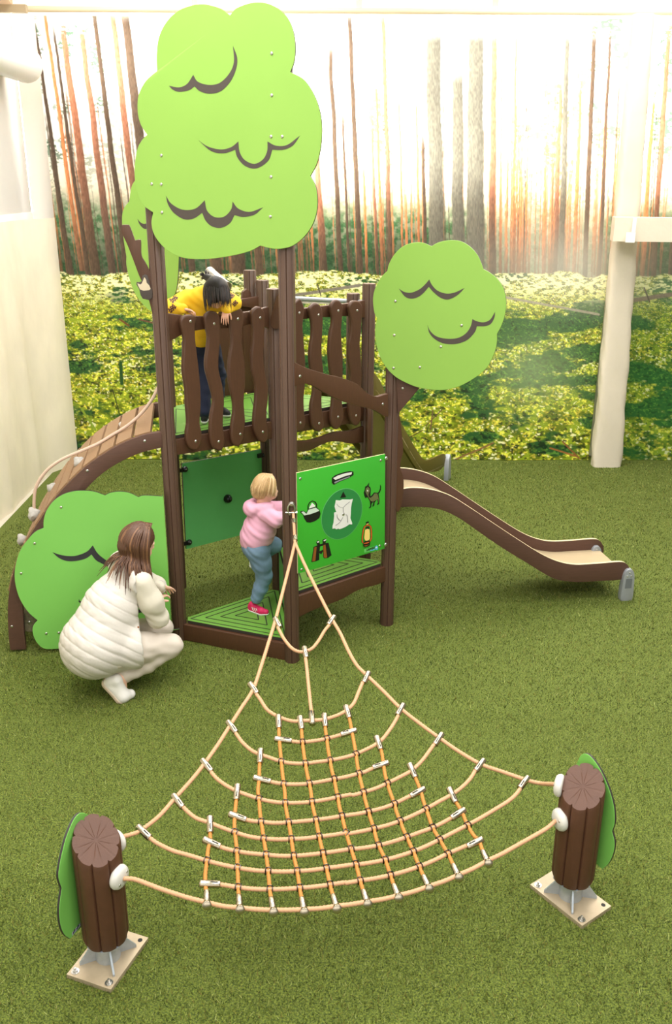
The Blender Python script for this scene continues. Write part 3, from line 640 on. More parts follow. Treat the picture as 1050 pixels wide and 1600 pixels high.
# ---- hatch panel behind the low deck, with black brackets and knob
hpn = slab('hatch_panel', [(.075, .322), (.80, .312), (.86, .33), (.86, 1.016), (.081, 1.037)], PL_LPF, .0, .015, [M['hatch'], M['edge']], TW)
b = MB(); b.lathe(PL_LPF.pt(.475, .665, .0), PL_LPF.n, [(0, .034), (.01, .036), (.03, .03), (.045, .018), (.048, .001)], 20); b.build('knob', M['black'], hpn, math.radians(50))
for a, z in ((.085, .99), (.085, .38), (.83, .97)):
    b = MB(); b.box(PL_LPF.pt(a - .02, z, .008), (.03, .016, .012), (PL_LPF.u, Vector((0, 0, 1)), PL_LPF.n)); b.lathe(PL_LPF.pt(a + .012, z, .01), PL_LPF.n, [(0, .024), (.012, .022), (.02, .012), (.021, .001)], 14); b.build('bracket', M['black'], hpn, math.radians(50))
    bolt(PL_LPF.pt(a + .014, z + .004, .03), PL_LPF.n, TW, .007)
# green riser between the low and the middle deck
slab('riser_panel', [(.06, .16), (.82, .16), (.82, .49), (.06, .49)], Plane(P_C, P_B - P_C), .0, .015, [M['hatch'], M['edge']], TW)
# ---- printed game panel between posts C and R
PG = PL_CR.shift(.058)
S7 = 4.773
g = lambda pts, s=S7, ox=440, oy=690: [PG.uv(ox + x / s, oy + y / s) for x, y in pts]
gp = slab('game_panel', [(.016, .672), (.782, .651), (.766, 1.352), (.015, 1.365)][::1], PG, 0, .013, [M['play'], M['rim']], TW, bevel=.002)
for x, y in ((140, 277), (740, 140), (150, 955), (733, 777)): bolt(PG.hit(440 + x / S7, 690 + y / S7), PG.n, TW, .010)
for x, y in ((772, 122), (768, 765)): bolt(PG.hit(440 + x / S7, 690 + y / S7) + PG.n * .012, PG.n, TW, .014)
def circ(c, rx, rz, n=48): return [(c[0] + rx * math.cos(2 * PI * i / n), c[1] + rz * math.sin(2 * PI * i / n)) for i in range(n)]
dc = PG.uv(440 + 451 / S7, 690 + 540 / S7)
rd = .178
def icon(name, layers, parent=gp, base=.0012):
    first = None
    for k, (o, mt) in enumerate(layers):
        if poly_area(o) < 0: o = o[::-1]
        q = slab(name if first is None else name + '_detail', o, PG, base + .0008 * k, .0012, mt, None)
        # join layers of one picture into one mesh with several materials
        if first is None: first = q; icon_mats = [mt]
        else:
            bm = bmesh.new(); bm.from_mesh(first.data); n0 = len(bm.faces); bm.from_mesh(q.data); bm.faces.ensure_lookup_table()
            if mt not in icon_mats: icon_mats.append(mt); first.data.materials.append(mt)
            for f in bm.faces[n0:]: f.material_index = icon_mats.index(mt)
            bm.to_mesh(first.data); bm.free(); bpy.data.objects.remove(q)
    first.parent = parent; first.location = -rootloc(parent); return first
icon('dial', [(circ(dc, rd, rd), M['cap'] if False else mat('pale_green_rim', (96, 176, 104), .4)), (circ((dc[0], dc[1]), rd - .004, rd - .004), M['disc'])])
def s5(pts): return [PG.uv(500 + x / 15, 760 + y / 15) for x, y in pts]
icon('paper_map', [(s5([(365, 320), (460, 328), (520, 302), (700, 305), (765, 290), (735, 400), (720, 500), (715, 640), (705, 740), (745, 850), (745, 888), (680, 885), (600, 940), (500, 985), (450, 1000), (420, 985), (375, 1003), (340, 980), (285, 990), (290, 920), (310, 850), (325, 700), (322, 612), (375, 595), (360, 560), (335, 470), (350, 400)]), M['white'])] + [(s5(p), mat('grey_print_line', (150, 146, 146), .6)) for p in (
    [(390, 405), (420, 450), (470, 480), (530, 490), (600, 420), (690, 350), (696, 358), (606, 430), (536, 500), (465, 490), (412, 458), (382, 410)], [(528, 490), (540, 490), (542, 610), (530, 610)], [(392, 650), (402, 720), (440, 770), (480, 790), (520, 720), (528, 724), (484, 802), (432, 782), (392, 728), (384, 654)], [(480, 795), (420, 855), (350, 905), (354, 912), (428, 862), (488, 800)], [(590, 650), (622, 690), (632, 840), (642, 840), (632, 684), (596, 642)])], base=.0035)
icon('dial_arrow', [(s5([(540, 118), (605, 248), (470, 265)]), M['black'])], base=.0035)
bolt(PG.hit(500 + 542 / 15, 760 + 652 / 15) + PG.n * .002, PG.n, TW, .012)
def k12(pts): return [PG.uv(460 + x / 12.31, 770 + y / 12.31) for x, y in pts]
ringo = [(250, 320), (252, 250), (285, 180), (345, 148), (400, 165), (435, 215), (432, 290), (415, 290), (412, 220), (385, 180), (345, 166), (300, 190), (272, 250), (268, 320)]
icon('kettle_picture', [(k12(ringo), M['black']), (k12([(110, 375), (120, 350), (180, 345), (230, 385), (262, 310), (330, 290), (420, 270), (480, 330), (500, 400), (480, 480), (400, 540), (300, 572), (235, 565), (190, 500), (165, 420), (140, 400)]), M['black']), (k12([(130, 368), (175, 358), (228, 405), (270, 322), (340, 302), (410, 285), (465, 330), (470, 345), (400, 375), (300, 410), (225, 425), (185, 432), (150, 395)]), mat('pale_kettle_print', (206, 222, 204), .5)), (k12([(285, 280), (335, 190), (395, 245), (390, 262), (330, 285), (280, 300)]), M['white'])])
icon('binoculars_picture', [(k12([(370, 1040), (440, 1010), (418, 950), (450, 912), (480, 925), (488, 990), (545, 975), (540, 905), (600, 878), (612, 905), (595, 965), (655, 960), (712, 1200), (650, 1250), (575, 1262), (553, 1235), (548, 1120), (520, 1180), (478, 1160), (476, 1290), (400, 1320), (325, 1332)]), M['black']), (k12([(380, 1050), (425, 1040), (400, 1310), (340, 1318)]), M['tan']), (k12([(550, 1010), (592, 995), (625, 1240), (578, 1252), (560, 1225)]), M['tan']), (k12([(488, 1030), (540, 1018), (545, 1090), (480, 1120)]), M['play']), (k12([(430, 940), (465, 925), (468, 945), (435, 958)]), M['white']), (k12([(552, 915), (598, 890), (604, 905), (560, 930)]), M['white'])])
hm = [(375, 270), (400, 250), (450, 232), (510, 218), (535, 224), (536, 248), (500, 272), (440, 295), (388, 322), (374, 308)]
icon('harmonica_picture', [(g(hm), M['black']), (g([(384, 272), (420, 252), (480, 234), (524, 228), (520, 244), (470, 258), (400, 286)]), M['white']), (g([(390, 302), (440, 282), (505, 258), (508, 264), (440, 290), (394, 312)]), M['grey'])])
def c17(pts): return [PG.uv(550 + x / 17.5, 740 + y / 17.5) for x, y in pts]
icon('cat_picture', [(c17([(700, 530), (740, 480), (770, 400), (765, 300), (795, 350), (790, 440), (750, 530), (715, 555)]), M['black']), (c17([(360, 350), (410, 330), (465, 245), (455, 340), (500, 380), (510, 450), (500, 540), (500, 620), (540, 590), (600, 515), (680, 520), (725, 560), (745, 700), (740, 830), (690, 855), (685, 830), (712, 800), (690, 690), (640, 750), (610, 800), (605, 870), (560, 905), (560, 880), (585, 780), (560, 780), (530, 830), (520, 920), (462, 950), (460, 930), (498, 890), (490, 760), (440, 660), (405, 640), (370, 670), (335, 600), (320, 520), (345, 440)]), M['black']), (c17([(375, 400), (430, 360), (470, 400), (478, 480), (440, 560), (455, 640), (500, 660), (560, 620), (610, 540), (680, 540), (705, 600), (725, 700), (722, 810), (705, 690), (620, 740), (560, 765), (500, 740), (440, 640), (390, 560), (360, 480)]), M['catgrey']), (c17([(400, 450), (420, 438), (438, 465), (420, 488), (402, 475)]), M['white'])])
def l16(pts): return [PG.uv(550 + x / 16.94, 800 + y / 16.94) for x, y in pts]
def band(P_, w): # ribbon along an open line, in source coordinates
    P_ = [Vector(p) for p in P_]; A = []; Bq = []
    for i, p in enumerate(P_):
        t_ = (P_[min(i + 1, len(P_) - 1)] - P_[max(i - 1, 0)]).normalized(); nn = Vector((-t_.y, t_.x)) * w; A.append(tuple(p + nn)); Bq.append(tuple(p - nn))
    return A + Bq[::-1]
lr = [(290, 820), (268, 780), (272, 650), (300, 470), (330, 390), (390, 350), (440, 345), (490, 380), (510, 500), (512, 690), (470, 780)]
icon('lantern_picture', [(l16(band(lr, 22)), M['black']), (l16(band(lr, 13)), M['orange']), (l16([(360, 270), (430, 240), (442, 270), (430, 310), (430, 330), (365, 340), (370, 300)]), M['black']), (l16([(372, 312), (428, 296), (425, 320), (375, 332)]), M['cream']), (l16([(360, 395), (440, 380), (450, 440), (360, 455)]), M['black']), (l16([(340, 470), (390, 440), (448, 455), (460, 560), (455, 700), (420, 760), (340, 750), (315, 690), (325, 560)]), M['cream']), (l16([(320, 770), (430, 740), (470, 780), (455, 880), (350, 930), (290, 905), (285, 820)]), M['black']), (l16([(300, 815), (430, 785), (440, 800), (380, 830), (300, 838)]), M['orange']), (l16([(300, 885), (430, 860), (350, 905)]), M['tan'])])
icon('maker_sticker', [(l16([(320, 985), (600, 905), (605, 1010), (325, 1080)]), mat('sticker_green', (104, 196, 96), .4)), (l16([(600, 930), (640, 885), (680, 905), (680, 985), (640, 1000), (595, 975)]), M['blue']), (l16([(610, 940), (650, 920), (668, 940), (625, 962)]), M['white']), (l16([(470, 1010), (590, 975), (590, 1000), (470, 1035)]), M['blue'])])
def text_on(pl, s, a, z, off, size, m, parent, name='lettering', slant=0.0, flip=1):
    cu = bpy.data.curves.new('t', 'FONT'); cu.body = s; cu.size = size; cu.extrude = .0004; cu.offset = size * .02
    to = bpy.data.objects.new('t', cu); COL.objects.link(to); dg = bpy.context.evaluated_depsgraph_get(); me = bpy.data.meshes.new_from_object(to.evaluated_get(dg)); bpy.data.objects.remove(to)
    V = [pl.pt(a + v.co.x * flip, z + v.co.y + v.co.x * slant, off + v.co.z) for v in me.vertices]; Fc = [list(p.vertices) for p in me.polygons]
    return mesh_obj(name, V, Fc, m, parent)
ta = PG.uv(550 + 372 / 16.94, 800 + 1015 / 16.94)
text_on(PG, 'LAPPSET', ta[0], ta[1] - .004, .006, .022, M['black'], gp)
# ---- tree crowns
def crown(name, pl, outline, inks, screws, sc, ox, oy, mt, thick=.014, ink=None):
    o = cuspline(pxo(pl, outline, None, sc, ox, oy), 7)
    c_ = slab(name, [p[:2] for p in o], pl, 0, thick, [mt, M['edge']], TW, bevel=.0015, segs=1)
    for s in inks: slab('engraved_curl', [p[:2] for p in cuspline(pxo(pl, s, None, sc, ox, oy), 5)], pl, .0012, .0012, ink or M['ink'], c_)
    for x, y in screws: bolt(pl.hit(ox + x / sc, oy + y / sc) + pl.n * .001, pl.n, TW, .009)
    return c_
PCr = PL_LC.shift(.072)
big = [(718, 48, 1), (740, 25), (790, 8), (840, 12), (885, 40), (912, 85), (922, 140), (919, 190), (907, 225, 1), (950, 250), (985, 305), (1003, 370), (1004, 440), (992, 505), (970, 550, 1), (988, 590), (991, 650), (977, 700), (950, 740), (910, 770), (860, 778), (813, 768, 1), (780, 785), (720, 800), (640, 810), (570, 805), (520, 780), (485, 740), (473, 700), (478, 664, 1), (445, 638), (426, 590), (420, 530), (428, 470), (442, 440), (460, 421, 1), (440, 390), (430, 350), (432, 300), (450, 260), (470, 238), (490, 222, 1), (489, 170), (495, 120), (515, 75), (550, 38), (595, 18), (640, 13), (690, 27)]
A_ = [(528, 268, 1), (560, 273), (585, 262), (604, 234, 1), (618, 255), (650, 265), (685, 260), (715, 232), (731, 195), (728, 143, 1), (741, 180), (738, 215), (720, 255), (690, 285), (655, 293), (625, 285), (608, 270, 1), (590, 282), (560, 287), (540, 280)]
B_ = [(620, 438, 1), (650, 458), (690, 467), (722, 460), (745, 442, 1), (749, 475), (765, 500), (795, 512), (822, 498), (835, 472), (836, 442, 1), (862, 455), (897, 453), (937, 424, 1), (915, 455), (885, 468), (851, 468, 1), (840, 500), (815, 521), (790, 527), (762, 516), (742, 492), (735, 468, 1), (700, 479), (660, 472)]
C_ = [(519, 612, 1), (535, 636), (570, 655), (610, 652), (640, 626, 1), (647, 658), (670, 678), (700, 677), (722, 655), (727, 630, 1), (745, 652), (780, 662), (822, 648, 1), (795, 671), (760, 678), (733, 672, 1), (718, 698), (690, 712), (662, 707), (643, 690), (632, 665, 1), (605, 683), (575, 685), (543, 665), (525, 638)]
crown('tree_crown', PCr, big, [A_, B_, C_], [(849, 167), (849, 298), (847, 427), (882, 427), (847, 553), (845, 677), (504, 486), (474, 575), (504, 576), (506, 664)], 2, 0, 0, M['leaf'])
# small crown on post R
PSm = Plane(P_R, P_C - P_L, .075)
sm = [(475, 113, 1), (520, 88), (570, 74), (630, 70), (690, 80), (750, 115), (800, 170), (828, 225), (846, 277, 1), (890, 300), (945, 345), (985, 405), (1003, 470), (1008, 540), (995, 620), (970, 690), (943, 738, 1), (943, 790), (932, 850), (905, 920), (865, 985), (800, 1040), (730, 1085), (650, 1120), (560, 1138), (470, 1135), (380, 1120), (300, 1090), (220, 1045), (150, 975), (100, 880), (78, 780), (74, 700), (88, 628, 1), (68, 585), (58, 500), (68, 430), (100, 360), (128, 320), (160, 290, 1), (172, 240), (205, 180), (250, 130), (300, 100), (360, 86), (420, 90)]
i1 = [(243, 415, 1), (280, 438), (330, 444), (390, 420), (430, 385), (460, 350, 1), (480, 390), (520, 430), (580, 450), (640, 443), (713, 410, 1), (680, 445), (640, 475), (590, 493), (540, 480), (490, 440), (457, 402, 1), (420, 445), (380, 475), (330, 487), (285, 470)]
i2 = [(448, 675, 1), (465, 715), (510, 755), (580, 772), (660, 768), (720, 735), (755, 685), (768, 633, 1), (800, 648), (850, 655), (895, 635), (929, 580, 1), (925, 620), (900, 665), (860, 682), (800, 683, 1), (785, 725), (740, 775), (690, 800), (630, 812), (560, 805), (500, 775), (460, 730)]
crown('tree_crown', PSm, sm, [i1, i2], [(218, 505), (210, 747), (205, 982), (392, 976), (690, 678), (542, 830)], 4.565, 570, 360, M['leaf'])
# bush board on the ramp side
PBu = PL_RAMP.shift(.075)
bu = [(622, 97, 1), (660, 80), (720, 73), (780, 83), (833, 108, 1), (870, 98), (920, 98), (990, 105), (1003, 300), (1015, 480), (1030, 700), (1043, 950), (700, 1040), (350, 1062), (250, 1066), (200, 1035), (172, 985), (165, 940), (175, 910), (196, 885, 1), (140, 835), (90, 760), (62, 680), (52, 600), (62, 520), (90, 440), (140, 370), (185, 325), (234, 302, 1), (236, 250), (255, 190), (300, 130), (360, 90), (430, 70), (500, 68), (560, 75)]
bu = [p if len(p) > 2 else p for p in bu]
bu[6] = (985, 104, 1); bu[10] = (1043, 945, 1); bu[12] = (350, 1064, 1)
b1 = [(290, 455, 1), (340, 472), (400, 480), (450, 475), (510, 450), (545, 412, 1), (570, 455), (600, 485), (660, 530), (640, 545), (600, 525), (565, 505), (537, 470, 1), (500, 495), (440, 510), (380, 510), (330, 490)]
b2 = [(455, 768, 1), (460, 750), (470, 766), (560, 800), (700, 820), (850, 815), (940, 790), (1000, 760, 1), (960, 805), (860, 835), (700, 842), (550, 822)]
crown('bush_board', PBu, bu, [b1, b2], [(345, 172), (178, 400), (93, 589), (252, 969), (331, 964)], 4.038, 10, 750, M['leaf_low'], ink=M['ink2'])
# crown behind on post LP, seen beside and behind the front posts
PL2 = Plane(P_LP, (-.62, .78)); PL2 = Plane(P_LP, (.93, -.36), .07)
l2 = [(278, 92, 1), (250, 140), (232, 220), (222, 310, 1), (180, 360), (150, 430), (142, 520), (150, 640), (165, 760), (190, 910, 1), (190, 1000), (215, 1120), (260, 1260), (330, 1380), (400, 1460), (470, 1512), (520, 1500), (560, 1430), (590, 1390), (640, 1370), (700, 1345), (735, 1260), (752, 1100), (760, 930, 1), (770, 700), (740, 400), (640, 150), (480, 40), (340, 40)]
i3 = [(312, 500, 1), (340, 535), (380, 555), (420, 545), (445, 515), (470, 470), (475, 500), (455, 560), (425, 600), (395, 612), (360, 590), (330, 550)]
crown('tree_crown', PL2, l2, [i3], [], 6.958, 170, 270, M['leaf'])
# forked branch with the kettle plate, left of post L
PBr = PL_RAMP.shift(.02)
br = [(135, 590), (150, 566), (215, 566, 1), (232, 590), (285, 735, 1), (330, 728), (350, 745), (356, 900), (400, 980), (480, 1140), (520, 1240), (520, 1480), (500, 1620), (480, 1560), (440, 1400), (390, 1250), (330, 1120), (270, 960), (200, 780), (140, 650)]
slab('forked_branch', [p[:2] for p in cuspline(pxo(PBr, br, None, 6.958, 170, 270), 4)], PBr, 0, .035, M['board'], TW, bevel=.008)
kp = PBr.shift(.012)
def kk(pts): return [kp.uv(170 + x / 6.958, 270 + y / 6.958) for x, y in pts]
kt = slab('kettle_plate', kk([(390, 1105), (420, 1115), (440, 1180), (455, 1250), (475, 1290), (470, 1360), (440, 1385), (370, 1370), (345, 1330), (330, 1265), (300, 1215), (302, 1188), (330, 1190), (355, 1180), (365, 1120)]), kp, 0, .008, [M['ink'], M['edge']], TW, bevel=.001)
slab('kettle_drawing', kk([(387, 1135), (405, 1160), (412, 1195), (440, 1225), (455, 1262), (440, 1275), (380, 1282), (340, 1268), (318, 1225), (310, 1200), (345, 1215), (360, 1200)]), kp, .001, .001, mat('pale_engraving', (206, 190, 160), .6), kt)

# ---- arched ramp
rp = MB()
def arc_px(pl, pts, sc=2.91, ox=0, oy=560): return [pl.uv(ox + x / sc, oy + y / sc) for x, y in pts]
PRf = PL_RAMP.shift(.03)
topc = arc_px(PRf, [(740, 333), (650, 350), (560, 385), (480, 430), (400, 485), (330, 550), (270, 612), (215, 685), (175, 745), (140, 800), (100, 872), (62, 970), (42, 1060), (35, 1150), (38, 1250), (46, 1327)])
botc = arc_px(PRf, [(740, 405), (640, 430), (540, 475), (455, 532), (385, 600)])
botc += [(q[0], q[1]) for q in arc_px(PRf, [(320, 668), (262, 745), (205, 830), (155, 930), (118, 1020), (104, 1100), (106, 1180), (110, 1250), (118, 1323)])]
tc_ = catmull(topc, 6); bc_ = catmull(botc, 6)
arc = [tuple(q) for q in tc_] + [tuple(q) for q in bc_][::-1]
ramp = slab('ramp_beam', arc, PRf, 0, .045, M['beam'], TW, bevel=.004)
RW = (P_LP - P_L).length; back = PRf.n * -(RW)
PRb = Plane(P_L, OUT, .03 - RW)
slab('ramp_beam', arc, PRb, .02, .045, M['beam'], ramp, bevel=.004)
for x, y in ((658, 376), (397, 511), (54, 1219)): bolt(PRf.hit(x / 2.91, 560 + y / 2.91), PRf.n, TW, .010)
# planks laid across, just below the upper line of the beams
tt = resample([(a, z) for a, z in tc_], .01); Ls = len(tt) * .01; i = 8; 
while i < len(tt) - 14:
    if tt[i][1] < .55: break
    a0, z0 = tt[i]; a1, z1 = tt[min(i + 11, len(tt) - 1)]
    d = Vector((PRf.u * (a1 - a0) + Vector((0, 0, z1 - z0)))).normalized(); cn = (PRf.pt(a0, z0) + PRf.pt(a1, z1)) / 2 - PRf.n * (RW / 2 + .0)
    nn = d.cross(PRf.n).normalized(); nn = nn if nn.z > 0 else -nn
    b = MB(); b.box(cn - nn * .004, (.055, RW / 2 - .025, .014), (d, PRf.n, nn)); b.build('ramp_plank', M['plank'], ramp)
    i += 13
# stone grips and the guide rope
def grip(px, py, depth, nm='climbing_grip', s=.035):
    pl = PRf.shift(-depth); c_ = pl.hit(px, py); bm = bmesh.new(); bmesh.ops.create_icosphere(bm, subdivisions=2, radius=1)
    for v in bm.verts:
        k = 1 + .18 * math.sin(v.co.x * 4 + px) + .12 * math.sin(v.co.y * 5 + v.co.z * 3); v.co = Vector((v.co.x * s * k, v.co.y * s * 1.1 * k, v.co.z * s * 1.15 * k)) + c_
    bm_obj(nm, bm, M['grip'], ramp, math.radians(50))
for x, y, dp in ((550, 315, .62), (360, 470, .30), (237, 590, .62), (100, 822, .3)): grip(x / 2.91, 560 + y / 2.91, dp)
pl = PRf.shift(-.30); grip(155 / 2.91, 560 + 706 / 2.91, .30, 'rope_anchor', .042)
pp = [pl.hit(x / 2.91, 560 + y / 2.91) for x, y in [(155, 695), (155, 650), (160, 600), (178, 555), (212, 510), (255, 475), (310, 445), (390, 412), (450, 385), (510, 348), (570, 312), (620, 272), (660, 230), (695, 180), (722, 125), (740, 90)]]
V, Fc = sweep(resample(catmull(pp, 6), .02), .011, 10); mesh_obj('guide_rope', V, Fc, M['rope_pale'], ramp, smooth=True)
# round log foot seen under the arch
b = MB(); c_ = PRf.shift(-.12).hit(48, 966); b.lathe(c_ + PRf.n * .06, -PRf.n, [(0, .02), (.001, .075), (.02, .088), (.3, .088), (.301, .01)], 24); b.build('foot_roller', mat('bark_grey', (120, 110, 84), .7, noise=.25, nscale=60), ramp, math.radians(40)); bolt(c_ + PRf.n * .062 + Vector((0, 0, 0)), PRf.n, TW, .012)

# ---- slides
tS = D(P_R, P_RP); SDIR = -OUT
PS1 = Plane(P_R + tS * .12, SDIR); PS2 = Plane(P_R + tS * .60, SDIR)
def z8(pl, pts): return [pl.uv(600 + x / 2.333, 560 + y / 2.333) for x, y in pts]
st = z8(PS1, [(50, 482), (100, 472), (170, 478), (240, 500), (310, 542), (400, 602), (500, 668), (580, 717), (640, 742), (700, 752), (780, 748), (860, 742), (885, 750), (898, 770)])
sb = z8(PS1, [(50, 543), (120, 541), (200, 550), (270, 580), (340, 628), (430, 690), (520, 745), (580, 782), (630, 806), (700, 815), (780, 812), (850, 808), (890, 800), (899, 785)])
tcv, bcv = catmull(st, 6), catmull(sb, 6)
wall_o = [tuple(q) for q in tcv] + [tuple(q) for q in bcv][::-1]
sl = slab('slide_side', wall_o, PS1, 0, .026, [M['beam'], M['rim']], TW, bevel=.0012)
slab('slide_side', wall_o, PS2, .0, .026, [M['beam'], M['rim']], sl, bevel=.0012)
# chute between the sides: mid-line between upper and lower edges
mid = [((tcv[i][0] + bcv[i][0]) / 2, tcv[i][1] * .38 + bcv[i][1] * .62) for i in range(min(len(tcv), len(bcv)) - 8)]
def ribbon(name, mid, A, Bq, m, parent, th=.012):
    V = []; Fc = []; n = len(mid)
    for a, z in mid: V += [A.pt(a, z), Bq.pt(a, z), A.pt(a, z - th), Bq.pt(a, z - th)]
    for i in range(n - 1):
        k = i * 4; q = k + 4; Fc += [[k, k + 1, q + 1, q], [k + 2, q + 2, q + 3, k + 3], [k, q, q + 2, k + 2], [k + 1, k + 3, q + 3, q + 1]]
    Fc += [[0, 2, 3, 1], [(n - 1) * 4, (n - 1) * 4 + 1, (n - 1) * 4 + 3, (n - 1) * 4 + 2]]
    return mesh_obj(name, V, Fc, m, parent, autosmooth=.6)
ribbon('slide_chute', mid, PS1.shift(-.022), PS2, M['beige'], sl)
def foot(pl, px, py, top_px, name='slide_foot', parent=sl):
    c_ = pl.hit(px, py); zt = pl.hit(px, top_px).z; a0, _ = pl.uv(px, py); hw = .042
    o = [(a0 - hw, 0.0), (a0 + hw * 1.1, 0.0), (a0 + hw * 1.2, zt * .55), (a0 + hw, zt * .85), (a0 + hw * .5, zt * .98), (a0, zt), (a0 - hw * .5, zt * .98), (a0 - hw * .95, zt * .85), (a0 - hw * 1.1, zt * .55)]
    f = slab(name, [tuple(q) for q in catmull([(p[0], p[1]) for p in o], 3, True)], pl, .03, .055, M['grey'], parent, bevel=.006)
    slab('foot_shade_patch', [(a0 - .026, zt * .42), (a0 + .03, zt * .42), (a0 + .028, zt * .72), (a0 - .024, zt * .72)], pl, .031, .002, mat('painted_shade_metal', (120, 124, 130), .4, .3), parent, bevel=.0)  # flat darker patch, recess shade put into its colour
    for dx, dz in ((0, .9), (-.015, .79), (.015, .79)): bolt(pl.pt(a0 + dx, zt * dz, .031), pl.n, TW, .007)
foot(PS1, 976, 934, 888)
foot(PS2, 927, 888, 852)
# lobed side cheeks where the slide leaves the tower
ck = Plane(P_R, SDIR, .03)
o = [ck.uv(600 + x / 2.333, 560 + y / 2.333) for x, y in [(46, 190), (58, 215), (62, 245), (68, 300), (70, 340), (62, 372), (60, 400), (70, 430), (72, 470), (66, 520), (58, 552), (46, 556), (38, 500), (36, 300), (40, 200)]]
slab('slide_cheek', [tuple(q) for q in catmull(o, 4, True)], ck, 0, .03, M['board'], TW, bevel=.006)
ck2 = Plane(P_RP, SDIR, .03)
slab('slide_cheek', [(-.01, 1.02), (.10, 1.02), (.13, 1.14), (.12, 1.3), (.13, 1.40), (.10, 1.5), (-.01, 1.5)], Plane(P_RP, tS * -1), .02, .03, M['board'], TW, bevel=.006)
# triangular bracket behind the small crown
PTb = Plane(P_R, P_C - P_L, .035)
slab('crown_bracket', [PTb.uv(600 + x / 2.333, 560 + y / 2.333) for x, y in [(44, 30), (140, 40), (125, 112), (50, 202)]], PTb, 0, .025, M['beam'], TW, bevel=.004)
bolt(PTb.hit(629, 607), PTb.n, TW, .010)
# ---- steeper rear slide
OUT2 = Vector((.361, .933)); tR = D(P_RP, P_F); PT1 = Plane(P_RP, OUT2); PT2 = Plane(P_RP + tR * .48, OUT2)
PT1.n = Vector((OUT2.y, -OUT2.x, 0)); PT2.n = PT1.n.copy()
q1 = [(-.02, 1.62), (.12, 1.66), (.40, 1.50)] 
tp = [PT1.uv(x, y) for x, y in [(584, 582), (592, 592), (601, 610), (612, 632), (624, 655), (636, 677), (648, 698), (657, 712), (664, 719), (672, 718), (684, 713), (694, 709), (697, 714)]]
bt2 = [(tp[0][0], tp[0][1] - .22)] + [PT1.uv(x, y) for x, y in [(602, 655), (612, 672), (624, 690), (636, 709), (648, 728), (656, 737), (670, 738), (685, 736), (694, 728)]]
o2 = [tuple(q) for q in catmull(tp, 4)] + [tuple(q) for q in catmull(bt2, 4)][::-1]
s2 = slab('slide_side', o2, PT1, 0, .022, [M['olive'], M['olive']], TW, bevel=.002)
slab('slide_side', o2, PT2, 0, .022, [M['olive'], M['olive']], s2, bevel=.002)
T_ = resample(catmull(tp, 4), .03); mid2 = [(a + .03, max(z - .13, .2)) for a, z in T_][1:-3]
ribbon('slide_chute', mid2, PT1, PT2, M['beige'], s2)
fa, _ = PT1.uv(700, 745)
for pl in (PT1, PT2):
    slab('slide_foot', [(fa - .12, 0), (fa + .02, 0), (fa - .02, .27), (fa - .07, .30), (fa - .12, .24)], pl, .03, .05, M['grey'], s2, bevel=.005)
# grey handrail tube and telescope on the rear side of the upper deck
b = MB(); b.tube([Vector((P_F.x + .0, P_F.y + .02, 2.24)), Vector((P_RP.x, P_RP.y + .02, 2.24))], .018, 12); b.build('rear_handrail', M['grey'], TW, 1)
tl = at_y(327, 425, 6.95); tl2 = at_y(352, 447, 6.75)
b = MB(); dv = (tl2 - tl).normalized(); b.lathe(tl, dv, [(0, .034), (.004, .043), (.02, .043), (.022, .040), ((tl2 - tl).length, .040), ((tl2 - tl).length + .003, .043), ((tl2 - tl).length + .02, .043), ((tl2 - tl).length + .022, .02)], 24)
b.cyl((tl2 + tl) / 2 - Vector((0, 0, .03)), Vector(((P_LP.x * .55 + P_F.x * .45), (P_LP.y * .55 + P_F.y * .45), 2.2)), .02, n=12); b.build('telescope', M['steel'], TW, math.radians(40))
